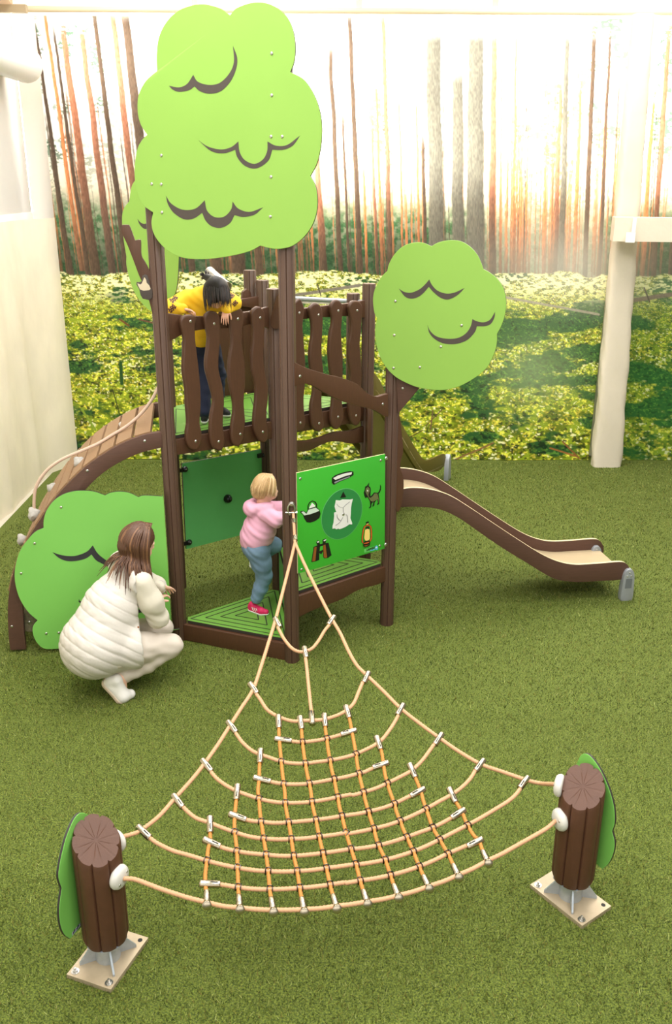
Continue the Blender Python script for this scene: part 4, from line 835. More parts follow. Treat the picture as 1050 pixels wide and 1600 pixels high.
# ================================================================== BOLLARDS AND ROPE NET
P_BL = Vector((-.925, 2.925)); P_BR = Vector((1.108, 3.262))
AX = (P_B - P_C).normalized()                          # symmetry axis of tower and net
def bollard(P, tip, label, side, plate_px, edge_u):
    """moulded trunk stub on a galvanised flange with a leaf board on its outer side"""
    t_ = thing('net_anchor_bollard', (P.x, P.y, 0), label, 'bollard', None)
    to = Vector(tip).normalized(); R_ = .094; n = 144
    Z0, slope, zc = .135, .62, .625
    V = []; rings = []
    def prof(a, sc):
        s8 = (a * 8 / (2 * PI)) % 1.0; dd = min(s8, 1 - s8)
        dep = .010 * math.exp(-(dd / .055) ** 2) + .004 * math.exp(-((s8 - .5) / .03) ** 2) * 0
        bulge = .0015 * math.cos(2 * PI * (s8 - .5)); return (R_ - dep + bulge) * sc
    lev = [(Z0, .93, 0), (Z0 + .02, .99, 0), (.30, 1.0, 0), (.44, 1.0, .0), (None, 1.0, 1), (None, .955, 2)]
    hi = -to
    for z, sc, mode in lev:
        for i in range(n):
            a = 2 * PI * i / n; r = prof(a, sc); x, y = math.cos(a) * r, math.sin(a) * r
            zz = z if mode == 0 else zc + (x * hi.x + y * hi.y) * slope * 1.05 - (.012 if mode == 1 else 0)
            if mode: zz = max(zz, .45)
            V.append((P.x + x, P.y + y, zz))
    # inner rings of the cut top with a fine radial relief
    for k, sc in enumerate((.8, .55, .3, .08)):
        for i in range(n):
            a = 2 * PI * i / n; r = prof(a, sc) if sc > .6 else R_ * sc; x, y = math.cos(a) * r, math.sin(a) * r
            zz = zc + (x * hi.x + y * hi.y) * slope * 1.05 - .0015 * (math.cos(a * 12 + math.sin(a * 5)) > .93); V.append((P.x + x, P.y + y, zz))
    m = len(V) // n; Fc = [[j * n + i, j * n + (i + 1) % n, (j + 1) * n + (i + 1) % n, (j + 1) * n + i] for j in range(m - 1) for i in range(n)] + [[(m - 1) * n + i for i in range(n)], list(range(n))[::-1]]
    mesh_obj('trunk', V, Fc, M['stump'], t_, autosmooth=math.radians(38))
    # flange: square plate, tube, four gussets, eight-sided collar
    pc = [at_z(x, y, .012) for x, y in plate_px]; u = (pc[1] - pc[0]); u.z = 0; L1 = u.length; u.normalize(); v = Vector((-u.y, u.x, 0))
    if (pc[2] - pc[1]).dot(v) < 0: v = -v
    L2 = (pc[2] - pc[1]).dot(v); c_ = pc[0] + u * L1 / 2 + v * L2 / 2; c_ = Vector((P.x, P.y, .012))
    hs = (L1 / 2 + .01, L2 / 2)
    bp = MB(); bp.box((P.x, P.y, .014), (hs[0], hs[1], .014), (u, v, Vector((0, 0, 1)))); base = bp.build('base_plate', M['plate'], t_)
    for su, sv in ((-1, -1), (1, -1), (1, 1), (-1, 1)):
        q = Vector((P.x, P.y, .0285)) + u * su * (hs[0] - .025) + v * sv * (hs[1] - .025)
        b = MB()
        if (su, sv) == (1, 1): b.cyl(q - Vector((0, 0, .0)), q + Vector((0, 0, .0008)), .010, n=16); b.build('bolt_hole', M['groove'], base)
        else: b.lathe(q, (0, 0, 1), [(0, .017), (.002, .017), (.0022, .010), (.010, .010), (.0102, .005), (.02, .005), (.021, .001)], 16); b.build('anchor_bolt', M['steel'], base, math.radians(40))
    b = MB(); b.cyl((P.x, P.y, .027), (P.x, P.y, .128), .052, n=32)
    b.lathe((P.x, P.y, .122), (0, 0, 1), [(0, .05), (.001, .086), (.011, .088), (.012, .05)], 8)
    tube = b.build('flange_tube', M['galv'], t_, math.radians(40))
    for k in range(4):
        d = (u, v, -u, -v)[k] if False else (u * math.cos(PI / 4 + k * PI / 2) + v * math.sin(PI / 4 + k * PI / 2)); s_ = Vector((-d.y, d.x, 0))
        pts = [(.048, .027), (.118, .027), (.118, .038), (.058, .12), (.048, .12)]; bm = bmesh.new()
        A = [bm.verts.new(Vector((P.x, P.y, z)) + d * a + s_ * .004) for a, z in pts]; Bv = [bm.verts.new(Vector((P.x, P.y, z)) + d * a - s_ * .004) for a, z in pts]
        bm.faces.new(A); bm.faces.new(Bv[::-1])
        for i in range(5): bm.faces.new([A[i], Bv[i], Bv[(i + 1) % 5], A[(i + 1) % 5]])
        bm_obj('gusset', bm, M['galv'], t_)
    return t_
TL = bollard(P_BL, (.45, -.9), 'brown fluted trunk bollard with leaf board and steel flange, front left, holding the rope net', -1, [(108, 1538), (171, 1560), (229, 1477)], None)
TR = bollard(P_BR, (-.45, -.9), 'brown fluted trunk bollard with leaf board and steel flange, right of the rope net', 1, [(828, 1391), (904, 1452), (947, 1419)], None)
# leaf boards on the outer sides
uL = Vector((.27, .96)).normalized(); uR = Vector((-.549, .836)).normalized()
PLf = Plane(P_BL, uL); PLf.n = Vector((uL.y, -uL.x, 0)); PLf.P = Vector((P_BL.x, P_BL.y, 0)) - PLf.n * .092
PRf_ = Plane(P_BR, uR); PRf_.n = Vector((-uR.y, uR.x, 0)); PRf_.P = Vector((P_BR.x, P_BR.y, 0)) - PRf_.n * .092
def leafboard(pl, pts, t_, lab=None):
    o = [pl.uv(x, y)[:2] + tuple(r) for x, y, *r in pts]; o = cuspline(o, 6)
    return slab('leaf_board', [p[:2] for p in o], pl, 0, .013, [M['leaf_low'], M['edge']], t_, bevel=.0015, segs=1)
lb = leafboard(PLf, [(97, 1388, 1), (93, 1420), (95, 1445), (101, 1460), (110, 1467, 1), (150, 1425, 1), (158, 1330), (150, 1290, 1), (140, 1275), (127, 1270), (116, 1280), (105, 1305), (98, 1330), (93, 1355), (92, 1372)], TL)
rb = leafboard(PRf_, [(956, 1299, 1), (960, 1318), (957, 1336), (950, 1350), (941, 1358, 1), (905, 1330, 1), (893, 1240), (900, 1195, 1), (907, 1181), (916, 1178), (927, 1187), (940, 1207), (952, 1235), (959, 1262), (960, 1285)], TR)
# small printed strip along the lower edge of the left board
a0, z0 = PLf.uv(112, 1464); a1, z1 = PLf.uv(129, 1443)
d_ = Vector((a1 - a0, z1 - z0)); n_ = Vector((-d_.y, d_.x)).normalized() * .016
st_ = slab('maker_strip', [(a0 + .004, z0 + .003), (a1, z1 + .003), (a1 + n_.x, z1 + n_.y), (a0 + .004 + n_.x, z0 + n_.y)], PLf, .0012, .001, mat('lilac_grey_sticker', (190, 190, 206), .4), lb)
for k in (.12, .45, .8):
    p = Vector((a0 + .004, z0 + .003)) + d_ * k + n_ * .5; slab('strip_mark', [(p.x - .006, p.y - .004), (p.x + .012, p.y + .002), (p.x + .012, p.y + .009), (p.x - .006, p.y + .003)], PLf, .0022, .001, mat('navy_print', (30, 34, 60), .5), lb)
# white caps that hold the ropes
def cap(t_, px, py, P, expect):
    """round rope holder screwed to the trunk; the bearing round the trunk is found from where it is seen"""
    best = None; e0 = math.atan2(expect[1], expect[0])
    for k in range(-70, 71):
        a = e0 + math.radians(k); d = Vector((math.cos(a), math.sin(a), 0)); q = Vector((P.x, P.y, 0)) + d * .105
        r = ray(px, py); n_ = Vector((q.x, q.y, 0)).normalized(); h_ = CAM + r * ((q - CAM).dot(n_) / r.dot(n_))
        er = Vector((h_.x - q.x, h_.y - q.y)).length + .0002 * abs(k)
        if best is None or er < best[0]: best = (er, d, h_.z)
    _, d, z = best; s = Vector((P.x, P.y, z)) + d * .084
    b = MB(); b.lathe(s, d, [(0, .040), (.004, .048), (.014, .051), (.026, .047), (.034, .038), (.038, .02), (.0385, .001)], 32); o = b.build('rope_cap', M['cap'], t_, math.radians(60))
    for sx in (-1, 1):
        q = s + d * .036 + Vector((-d.y, d.x, 0)) * .024 * sx + Vector((0, 0, .014 * sx)); bolt(q, d, o, .006, 'cap_screw')
    return s + d * .036
NET = thing('climbing_net', (P_C.x, P_C.y - .06, 0), 'beige fan-shaped rope climbing net with steel clamps, strung from the tower post to two bollards', 'climbing net')
axis2 = Vector((AX.x, AX.y))
# net plane: through the shackle on post C and the two lower caps
A0 = Vector((-.238, 5.39, 1.10)); 
dL = Vector((P_C.x - P_BL.x, P_C.y - P_BL.y, 0)).normalized(); dR = Vector((P_C.x - P_BR.x, P_C.y - P_BR.y, 0)).normalized()
lowL = cap(TL, 188, 1371, P_BL, (.87, -.5)); upL = cap(TL, 183, 1312, P_BL, (.7, .7))
lowR = cap(TR, 873, 1281, P_BR, (-.87, -.5)); upR = cap(TR, 868, 1226, P_BR, (-.8, .6))
mid_ = (lowL + lowR) / 2; nN = (lowL - A0).cross(lowR - A0).normalized()
def N(px, py):
    r = ray(px, py); return CAM + r * ((A0 - CAM).dot(nN) / r.dot(nN))
def rope(name, pts, r=.0088, m=None, ends=(None, None), step=.006):
    P = [N(*p) for p in pts]
    if ends[0] is not None: P = [Vector(ends[0])] + P
    if ends[1] is not None: P = P + [Vector(ends[1])]
    c_ = resample(catmull(P, 8), step); V, Fc = sweep(c_, r, 12, (3, .13, 22)); return mesh_obj(name, V, Fc, m or M['rope'], NET, smooth=True)
a2 = lambda L, sc=3.889, ox=290, oy=1040: [(ox + x / sc, oy + y / sc) for x, y in L]
a3 = lambda L: a2(L, 3.088, 520, 1040)
joint = (461, 846)
# stem from the shackle down to the joint, then the two side ropes
rope('stem_rope', [(458, 800), (459, 815), (460, 832), (461, 850)], ends=(A0 + Vector((0, .01, .0)), None))
rope('side_rope', [(461, 848), (452, 885), (441, 928), (431, 967), (421, 1000), (411, 1032), (396, 1076), (378, 1105), (360, 1133), (341, 1163), (319, 1194), (300, 1218), (273, 1248), (248, 1276), (219, 1298), (205, 1304)], .0092, None, (None, upL))
rope('side_rope', [(461, 848), (476, 882), (496, 923), (518, 966), (532, 990), (545, 1018), (558, 1040), (574, 1056), (600, 1081), (626, 1107), (655, 1130), (685, 1152), (715, 1173), (751, 1194), (785, 1206), (823, 1219), (845, 1224)], .0092, None, (None, upR))
rows = [
 ([(434, 980), (443, 997), (455, 1012), (466, 1018), (476, 1018), (488, 1013), (498, 1001), (507, 986), (516, 975)], 1, 1),
 ([(394, 1076), (406, 1092), (415, 1106), (424, 1114), (440, 1122), (458, 1127), (478, 1126), (500, 1125), (518, 1121), (537, 1113), (552, 1100), (561, 1080), (567, 1066), (573, 1058)], 1, 1),
 ([(435, 1156)] + a2([(560, 446), (645, 460), (710, 465), (780, 458), (855, 445), (940, 422)]) + [(549, 1143)], 1, 1),
 (a2([(268, 360), (318, 430), (350, 472), (400, 515), (450, 540), (500, 556), (580, 583), (650, 594), (728, 595), (800, 586), (877, 576), (960, 560), (1035, 538)]) + a3([(150, 410), (200, 385), (240, 355), (275, 310), (305, 262), (332, 205)]), 1, 1),
 (a2([(432, 684), (525, 708), (600, 720), (680, 722), (750, 717), (830, 704), (902, 690), (970, 678), (1040, 660)]) + a3([(155, 513), (190, 497), (250, 478)]), 1, 1),
 (a2([(115, 590), (175, 672), (230, 718), (300, 758), (370, 785), (455, 812), (530, 828), (605, 835), (690, 834), (768, 828), (850, 815), (925, 800), (1000, 785)]) + a3([(100, 625), (148, 612), (210, 592), (263, 568), (330, 535), (380, 507), (430, 460), (475, 400), (510, 350)]), 1, 1),
 (a2([(285, 908), (380, 940), (460, 950), (545, 957), (627, 953), (710, 946), (792, 938), (870, 928), (950, 915), (1020, 905)]) + a3([(120, 716), (172, 705), (240, 688), (297, 667), (360, 636), (425, 604)]), 1, 1),
 ([(275, 1246), (287, 1262)] + a2([(60, 925), (145, 955), (220, 985), (308, 1016), (390, 1040), (475, 1052), (560, 1057), (643, 1055), (730, 1050), (812, 1040), (895, 1030), (975, 1017)]) + a3([(70, 812), (140, 800), (198, 787), (260, 772), (325, 750), (390, 722), (450, 692), (510, 658), (565, 628), (620, 590), (668, 540), (700, 480)]), 1, 1),
 (a2([(130, 1072), (235, 1110), (318, 1130), (400, 1142), (490, 1150), (575, 1157), (658, 1157), (750, 1150), (835, 1140), (920, 1128), (1005, 1115)]) + a3([(90, 886), (150, 880), (221, 868), (290, 850), (357, 828), (420, 805), (482, 782), (550, 748), (620, 705)]), 1, 1),
 ([(222, 1298), (240, 1314), (256, 1323), (272, 1330), (290, 1335)] + a2([(60, 1165), (135, 1188), (230, 1212), (320, 1230), (415, 1244), (505, 1250), (590, 1253), (678, 1250), (770, 1243), (855, 1232), (945, 1220), (1035, 1207)]) + a3([(110, 962), (180, 952), (253, 938), (320, 920), (388, 897), (450, 872), (515, 840), (580, 806), (650, 770), (720, 732), (790, 690), (850, 652), (890, 615), (925, 560)]), 1, 1),
 (a2([(105, 1325), (220, 1332), (320, 1348), (415, 1358), (512, 1360), (600, 1358), (693, 1352), (785, 1344), (877, 1332), (970, 1318)]) + a3([(60, 1050), (132, 1038), (200, 1028), (278, 1012), (345, 994), (417, 970), (485, 942), (555, 908), (630, 876), (705, 842)]), 1, 1)]
for p, _, _ in rows: rope('cross_rope', p)
rope('front_rope', [(210, 1374), (230, 1381), (251, 1389), (275, 1397), (298, 1404), (323, 1410), (349, 1416), (375, 1418.5), (401, 1421), (427, 1422), (451, 1422), (475, 1421), (500, 1419.5), (526, 1416), (550, 1413), (574, 1409), (599, 1405), (624, 1399), (647, 1393), (670, 1385), (694, 1377), (717, 1367), (740, 1357), (762, 1345), (785, 1334), (810, 1320), (835, 1306), (855, 1294)], .0092, None, (lowL, lowR))
# lengthwise ropes, from upper clamp to front clamp
cols = [
 a2([(148, 930), (148, 1000), (150, 1060), (137, 1120), (130, 1190), (120, 1270), (122, 1340), (128, 1400), (130, 1450)]),
 a2([(318, 740), (308, 820), (300, 900), (297, 960), (300, 1015), (312, 1125), (316, 1230), (320, 1345), (325, 1420), (330, 1480)]),
 a2([(458, 520), (450, 600), (447, 690), (440, 760), (447, 812), (452, 890), (460, 950), (475, 1052), (490, 1150), (502, 1250), (512, 1360), (522, 1430), (532, 1495)]),
 a2([(567, 300), (567, 380), (570, 450), (576, 520), (582, 585), (588, 650), (597, 720), (604, 780), (606, 835), (614, 890), (627, 955), (643, 1055), (658, 1157), (678, 1250), (694, 1352), (706, 1420), (722, 1495)]),
 a2([(697, 320), (705, 400), (710, 463), (718, 530), (728, 594), (738, 655), (752, 717), (762, 770), (768, 830), (778, 880), (792, 938), (812, 1040), (835, 1140), (856, 1232), (878, 1332), (896, 1400), (920, 1475)]),
 a2([(843, 308), (850, 390), (858, 445), (866, 510), (878, 576), (888, 635), (903, 690), (913, 745), (925, 800), (935, 860), (950, 915), (975, 1016), (1005, 1115), (1035, 1207)]) + a3([(132, 1038), (148, 1090), (168, 1148)]),
 a3([(62, 205), (82, 265), (92, 318), (102, 370), (112, 428), (118, 475), (127, 523), (137, 568), (148, 612), (158, 655), (172, 705), (184, 745), (198, 787), (208, 828), (221, 868), (253, 938), (278, 1012), (296, 1065), (318, 1118)]),
 a3([(212, 352), (235, 415), (245, 480), (252, 525), (263, 568), (278, 615), (297, 667), (308, 708), (325, 750), (340, 790), (357, 828), (388, 897), (417, 970), (440, 1022), (465, 1073)]),
 a3([(372, 482), (400, 545), (425, 608), (436, 650), (450, 692), (465, 735), (482, 782), (515, 840), (555, 908), (582, 965), (608, 1020)]),
 a3([(562, 600), (595, 660), (622, 705), (650, 770), (680, 820), (705, 845), (725, 900), (750, 952)])]
for p in cols: rope('lengthwise_rope', p, .0082, M['rope_dark'])
rope('centre_rope', [(476, 1018), (479, 1040), (482, 1070), (485, 1098), (488, 1126)])
# clamps
def clamp(p0, p1, L=None, name='rope_clamp'):
    a, b_ = N(*p0) + nN * .0, N(*p1); d = (b_ - a).normalized(); ln = .082
    up = nN if nN.z > 0 else -nN
    b = MB(); b.lathe(a - d * .012, d, [(0, .0138), (.002, .0158), (.006, .0162), (ln - .004, .0152), (ln, .0125)], 20)
    s = d.cross(up).normalized()
    b.box(a + d * (ln * .55) + up * .0150, (.015, .0022, .0016), (d, s, up), m=1)
    b.lathe(a - d * .0125, -d, [(0, .0105), (.0015, .0095), (.0016, .001)], 16)
    return b.build(name, [M['alu'], M['groove']], NET, math.radians(40))
for p0, p1 in ([((431, 968), (442, 989)), ((521, 965), (510, 981)), ((476, 1014), (480, 1034)), ((488, 1129), (486, 1106)), ((392, 1070), (406, 1090)), ((575, 1053), (566, 1072)),
  ((435, 1121), (436, 1138)), ((469, 1123), (472, 1143)), ((507, 1119), (509, 1140)), ((541, 1106), (547, 1126)), ((433, 1155), (455, 1158)), ((553, 1142), (533, 1148)),
  ((358, 1130), (373, 1150)), ((629, 1103), (617, 1124)), ((407, 1174), (406, 1195)), ((589, 1154), (596, 1174)), ((400, 1216), (424, 1222)), ((603, 1193), (582, 1200)),
  ((318, 1190), (335, 1211)), ((689, 1149), (676, 1169)), ((371, 1230), (369, 1252)), ((641, 1197), (650, 1217)), ((362, 1273), (386, 1282)), ((660, 1234), (638, 1246)),
  ((273, 1245), (289, 1267)), ((754, 1190), (739, 1210)), ((328, 1280), (328.5, 1298)), ((703, 1235), (712, 1254)), ((322, 1313), (348, 1325)), ((723, 1267), (701, 1281)),
  ((218, 1294), (238, 1313)), ((823, 1217), (807, 1238)), ((317, 1381), (346, 1382)), ((750, 1313), (726, 1325))]): clamp(p0, p1)
# joint sleeves on the stem and the end clamps on the front rope
b = MB(); 
for p0, p1 in (((459, 812), (460, 826)), ((461, 838), (461.5, 852))):
    a, c_ = N(*p0), N(*p1); d = (c_ - a).normalized(); b = MB(); b.lathe(a, d, [(0, .011), (.002, .0145), (.042, .0145), (.045, .011)], 20); b.build('rope_sleeve', M['alu'], NET, math.radians(40))
for (x, y), c_ in zip([(323, 1413), (375, 1420), (427.5, 1424), (475.5, 1424), (526.5, 1419), (574.4, 1411.5), (623, 1402), (670.6, 1387.5), (717, 1370), (762.8, 1348)], cols):
    p = N(x, y); q = N(*c_[-2]); d = (q - p).normalized(); v = (CAM - p).normalized(); ax_ = (v * .75 - d * .45).normalized(); k = p + v * .004
    b = MB(); b.lathe(k - ax_ * .026, ax_, [(0, .015), (.024, .0175), (.034, .0185), (.038, .0182), (.0395, .016), (.0396, .001)], 20)
    b.lathe(p + d * .006, d, [(0, .013), (.002, .0145), (.05, .0125), (.054, .0095)], 16); b.build('end_clamp', M['alu'], NET, math.radians(40))
# wire ties where ropes cross
cr_me = None
def tie(px, py, ang_d):
    global cr_me
    if cr_me is None:
        b = MB()
        for s_ in (-1, 1):
            for t0 in (-1, 1):
                pts = [Vector((s_ * .0105, math.cos(a) * .0135 , math.sin(a) * .0135)) for a in np.linspace(0, 2 * PI, 15)]; b.tube(pts, .0024, 5)
        pts = [Vector((math.cos(a) * .0115, t0 * .010, math.sin(a) * .0125)) for a in np.linspace(0, 2 * PI, 15)]; b.tube(pts, .0022, 5)
        o = b.build('wire_tie', mat('dark_wire', (120, 116, 112), .3, 1.0), None, 1); cr_me = o.data; bpy.data.objects.remove(o)
    o = bpy.data.objects.new('wire_tie', cr_me); COL.objects.link(o); o.parent = NET; o.location = N(px, py) - rootloc(NET)
    up = nN if nN.z > 0 else -nN; x = Vector(ang_d).normalized(); y = up.cross(x).normalized(); o.rotation_euler = Matrix((x, y, up)).transposed().to_euler()
for ri, (p, _, _) in enumerate(rows):
    if ri in (0, 1): continue
    R2 = np.array(p)
    for ci, c_ in enumerate(cols):
        Q = np.array(c_[1:-1]); done = False
        for i in range(len(R2) - 1):
            for j in range(len(Q) - 1):
                a, b_, c0, d0 = R2[i], R2[i + 1], Q[j], Q[j + 1]; den = (b_[0] - a[0]) * (d0[1] - c0[1]) - (b_[1] - a[1]) * (d0[0] - c0[0])
                if abs(den) < 1e-9: continue
                t1 = ((c0[0] - a[0]) * (d0[1] - c0[1]) - (c0[1] - a[1]) * (d0[0] - c0[0])) / den; t2 = ((c0[0] - a[0]) * (b_[1] - a[1]) - (c0[1] - a[1]) * (b_[0] - a[0])) / den
                if 0 <= t1 <= 1 and 0 <= t2 <= 1 and not done:
                    x, y = a + t1 * (b_ - a)
                    # skip the ends, which carry clamps
                    if min(np.hypot(x - R2[0][0], y - R2[0][1]), np.hypot(x - R2[-1][0], y - R2[-1][1])) > 32 or (ri in (3, 5, 7, 9) and min(np.hypot(x - R2[0][0], y - R2[0][1]), np.hypot(x - R2[-1][0], y - R2[-1][1])) > 20):
                        if np.hypot(x - c_[0][0], y - c_[0][1]) > 14: tie(x, y, N(*b_) - N(*a)); done = True
# shackle on post C
b = MB(); sp = A0 + Vector((0, .012, .03)); X = Vector((1, 0, 0)); Zv = Vector((0, 0, 1))
pts = [sp + X * (.022 * math.cos(a)) + Zv * (.040 * math.sin(a)) + Vector((0, -.012, 0)) for a in np.linspace(-1.2, PI + 1.2, 22)]; b.tube(pts, .006, 8)
b.cyl(sp + X * -.038 + Vector((0, -.012, -.022)), sp + X * .038 + Vector((0, -.012, -.022)), .006, n=10); b.lathe(sp + X * .03 + Vector((0, -.012, -.022)), X, [(0, .011), (.008, .011), (.0081, .002)], 6)
b.lathe(sp + Vector((0, .012, .03)), (0, -1, 0), [(0, .020), (.012, .018), (.022, .010), (.023, .001)], 16)
b.build('shackle', M['steel'], NET, math.radians(40))
# ================================================================== PEOPLE
class Field:
    """signed distance field on a grid, turned into one continuous surface"""
    def __init__(s, lo, hi, h):
        s.lo = np.array(lo, float); s.h = h; s.n = np.ceil((np.array(hi) - s.lo) / h).astype(int) + 1; s.D = np.full(s.n, .2, np.float32)
    def _sub(s, lo, hi):
        a = np.clip(np.floor((np.array(lo) - s.lo) / s.h).astype(int), 0, s.n - 1); b = np.clip(np.ceil((np.array(hi) - s.lo) / s.h).astype(int) + 1, 1, s.n)
        ax = [s.lo[k] + s.h * np.arange(a[k], b[k]) for k in range(3)]; X, Y, Z = np.meshgrid(*ax, indexing='ij'); return (slice(a[0], b[0]), slice(a[1], b[1]), slice(a[2], b[2])), X, Y, Z
    def _blend(s, sl, d, k, sub=False):
        D = s.D[sl]
        if sub: s.D[sl] = np.maximum(D, -d); return
        if k <= 0: s.D[sl] = np.minimum(D, d); return
        h = np.maximum(k - np.abs(D - d), 0) / k; s.D[sl] = np.minimum(D, d) - h * h * k * .25
    def cone(s, a, b, ra, rb=None, k=.02, sub=False):
        a, b = np.array(a, float), np.array(b, float); rb = ra if rb is None else rb; m = max(ra, rb) + k + .02
        sl, X, Y, Z = s._sub(np.minimum(a, b) - m, np.maximum(a, b) + m); d = b - a; L = max(d @ d, 1e-9)
        t = np.clip(((X - a[0]) * d[0] + (Y - a[1]) * d[1] + (Z - a[2]) * d[2]) / L, 0, 1)
        q = np.sqrt((X - a[0] - t * d[0]) ** 2 + (Y - a[1] - t * d[1]) ** 2 + (Z - a[2] - t * d[2]) ** 2) - (ra + (rb - ra) * t); s._blend(sl, q, k, sub); return s
    def chain(s, pts, rad, k=.02):
        for i in range(len(pts) - 1): s.cone(pts[i], pts[i + 1], rad[i], rad[i + 1], k)
        return s
    def ell(s, c, axes, r, k=.02, sub=False):
        """axes: three unit vectors, r: three radii"""
        c = np.array(c, float); A = np.array([tuple(v) for v in axes], float); m = max(r) + k + .02; sl, X, Y, Z = s._sub(c - m, c + m)
        P = np.stack([X - c[0], Y - c[1], Z - c[2]], -1) @ A.T / np.array(r); l = np.sqrt((P ** 2).sum(-1)); l2 = np.sqrt((P ** 2 / np.array(r) ** 2).sum(-1)) + 1e-9
        s._blend(sl, l * (l - 1) / l2, k, sub); return s
    def cut(s, p, n, k=0):
        p, n = np.array(tuple(p), float), np.array(tuple(n), float); n = n / np.linalg.norm(n); ax = [s.lo[i] + s.h * np.arange(s.n[i]) for i in range(3)]
        X, Y, Z = np.meshgrid(*ax, indexing='ij', sparse=True); s.D = np.maximum(s.D, ((X - p[0]) * n[0] + (Y - p[1]) * n[1] + (Z - p[2]) * n[2]).astype(np.float32)); return s
    def mesh(s):
        D = s.D; S = D < 0; nx, ny, nz = [k - 1 for k in s.n]; cs = [S[i:i + nx, j:j + ny, k:k + nz] for i in (0, 1) for j in (0, 1) for k in (0, 1)]
        cnt = sum(c.astype(np.int8) for c in cs); act = np.argwhere((cnt > 0) & (cnt < 8)); idx = np.full((nx, ny, nz), -1, np.int64); idx[act[:, 0], act[:, 1], act[:, 2]] = np.arange(len(act))
        acc = np.zeros((len(act), 3)); num = np.zeros(len(act)); co = [(i, j, k) for i in (0, 1) for j in (0, 1) for k in (0, 1)]
        for p in range(8):
            for q in range(p + 1, 8):
                if sum(abs(co[p][t] - co[q][t]) for t in range(3)) != 1: continue
                a = D[act[:, 0] + co[p][0], act[:, 1] + co[p][1], act[:, 2] + co[p][2]]; b = D[act[:, 0] + co[q][0], act[:, 1] + co[q][1], act[:, 2] + co[q][2]]
                m = (a < 0) != (b < 0); t = np.where(m, a / np.where(m, a - b, 1), 0)[:, None]; acc += np.where(m[:, None], np.array(co[p]) * (1 - t) + np.array(co[q]) * t, 0); num += m
        V = s.lo + (act + acc / num[:, None]) * s.h; Fs = []
        for ax in range(3):
            o1, o2 = [(1, 2), (2, 0), (0, 1)][ax]; sl0 = [slice(None)] * 3; sl1 = [slice(None)] * 3; sl0[ax] = slice(0, -1); sl1[ax] = slice(1, None)
            A, Bq = S[tuple(sl0)], S[tuple(sl1)]; e = np.argwhere(A != Bq); e = e[(e[:, o1] > 0) & (e[:, o2] > 0) & (e[:, o1] < s.n[o1] - 1) & (e[:, o2] < s.n[o2] - 1)]
            if not len(e): continue
            fl = A[e[:, 0], e[:, 1], e[:, 2]]; d1 = np.zeros(3, int); d1[o1] = 1; d2 = np.zeros(3, int); d2[o2] = 1
            g_ = lambda q: idx[q[:, 0], q[:, 1], q[:, 2]]
            Q = np.stack([g_(e), g_(e - d1), g_(e - d1 - d2), g_(e - d2)], 1); Q[~fl] = Q[~fl][:, ::-1]; Fs.append(Q)
        Fq = np.concatenate(Fs); Fq = Fq[(Fq >= 0).all(1)]; return V, Fq
    def build(s, name, m, parent, disp=None, smooth_it=2):
        V, Fq = s.mesh()
        # light relaxation, then optional surface relief along the normals
        n = len(V); E = np.concatenate([Fq[:, [0, 1]], Fq[:, [1, 2]], Fq[:, [2, 3]], Fq[:, [3, 0]]])
        for _ in range(smooth_it):
            acc = np.zeros_like(V); c = np.zeros(n); np.add.at(acc, E[:, 0], V[E[:, 1]]); np.add.at(c, E[:, 0], 1); np.add.at(acc, E[:, 1], V[E[:, 0]]); np.add.at(c, E[:, 1], 1); V = V * .45 + acc / np.maximum(c, 1)[:, None] * .55
        if disp is not None:
            a, b, c_ = V[Fq[:, 0]], V[Fq[:, 1]], V[Fq[:, 2]]; fn = np.cross(b - a, c_ - a); N_ = np.zeros_like(V)
            for k in range(4): np.add.at(N_, Fq[:, k], fn)
            N_ /= np.linalg.norm(N_, axis=1)[:, None] + 1e-12; V = V + N_ * disp(V)[:, None]
        off = np.array(rootloc(parent)); me = bpy.data.meshes.new(name); me.vertices.add(n); me.vertices.foreach_set('co', (V - off).astype(np.float32).ravel()); me.loops.add(len(Fq) * 4); me.loops.foreach_set('vertex_index', Fq.astype(np.int32).ravel())
        me.polygons.add(len(Fq)); me.polygons.foreach_set('loop_start', np.arange(len(Fq), dtype=np.int32) * 4); me.polygons.foreach_set('loop_total', np.full(len(Fq), 4, np.int32)); me.update(calc_edges=True); me.polygons.foreach_set('use_smooth', np.ones(len(Fq), bool))
        for q in (m if isinstance(m, (list, tuple)) else [m]): me.materials.append(q)
        o = bpy.data.objects.new(name, me); COL.objects.link(o); o.parent = parent; return o
def wr(V, f1=38, amp=.003, seed=0):
    """irregular cloth folds"""
    x, y, z = V[:, 0], V[:, 1], V[:, 2]
    return amp * (np.sin(f1 * z + 9 * np.sin(7 * x + seed) + 6 * np.sin(9 * y + 2 * seed)) * .6 + .4 * np.sin(f1 * 1.7 * (x * .6 - y * .5 + z * .7) + 5 * np.sin(11 * z + seed)))
def unit(*v): v = Vector(v); return v.normalized()
M['skin'] = mat('skin', (232, 186, 160), .5, sss=.15, noise=.02, nscale=20)
M['skin2'] = mat('skin_warm', (222, 168, 138), .5, sss=.15, noise=.02, nscale=20)
M['lips'] = mat('lips', (196, 112, 104), .5); M['eye'] = mat('eye_dark', (40, 30, 26), .2)
M['vest'] = mat('cream_quilted_vest', (206, 199, 190), .6, noise=.02, nscale=20, bump=.25, bscale=60)
M['knit'] = mat('cream_knit_sleeve', (212, 204, 186), .85, bump=.15, bscale=400)
M['trousers'] = mat('cream_trousers', (208, 196, 182), .8, noise=.02, nscale=20, bump=.1, bscale=200)
M['shoe'] = mat('white_leather_shoe', (238, 234, 228), .45); M['sole'] = mat('pale_gum_sole', (214, 194, 172), .6)
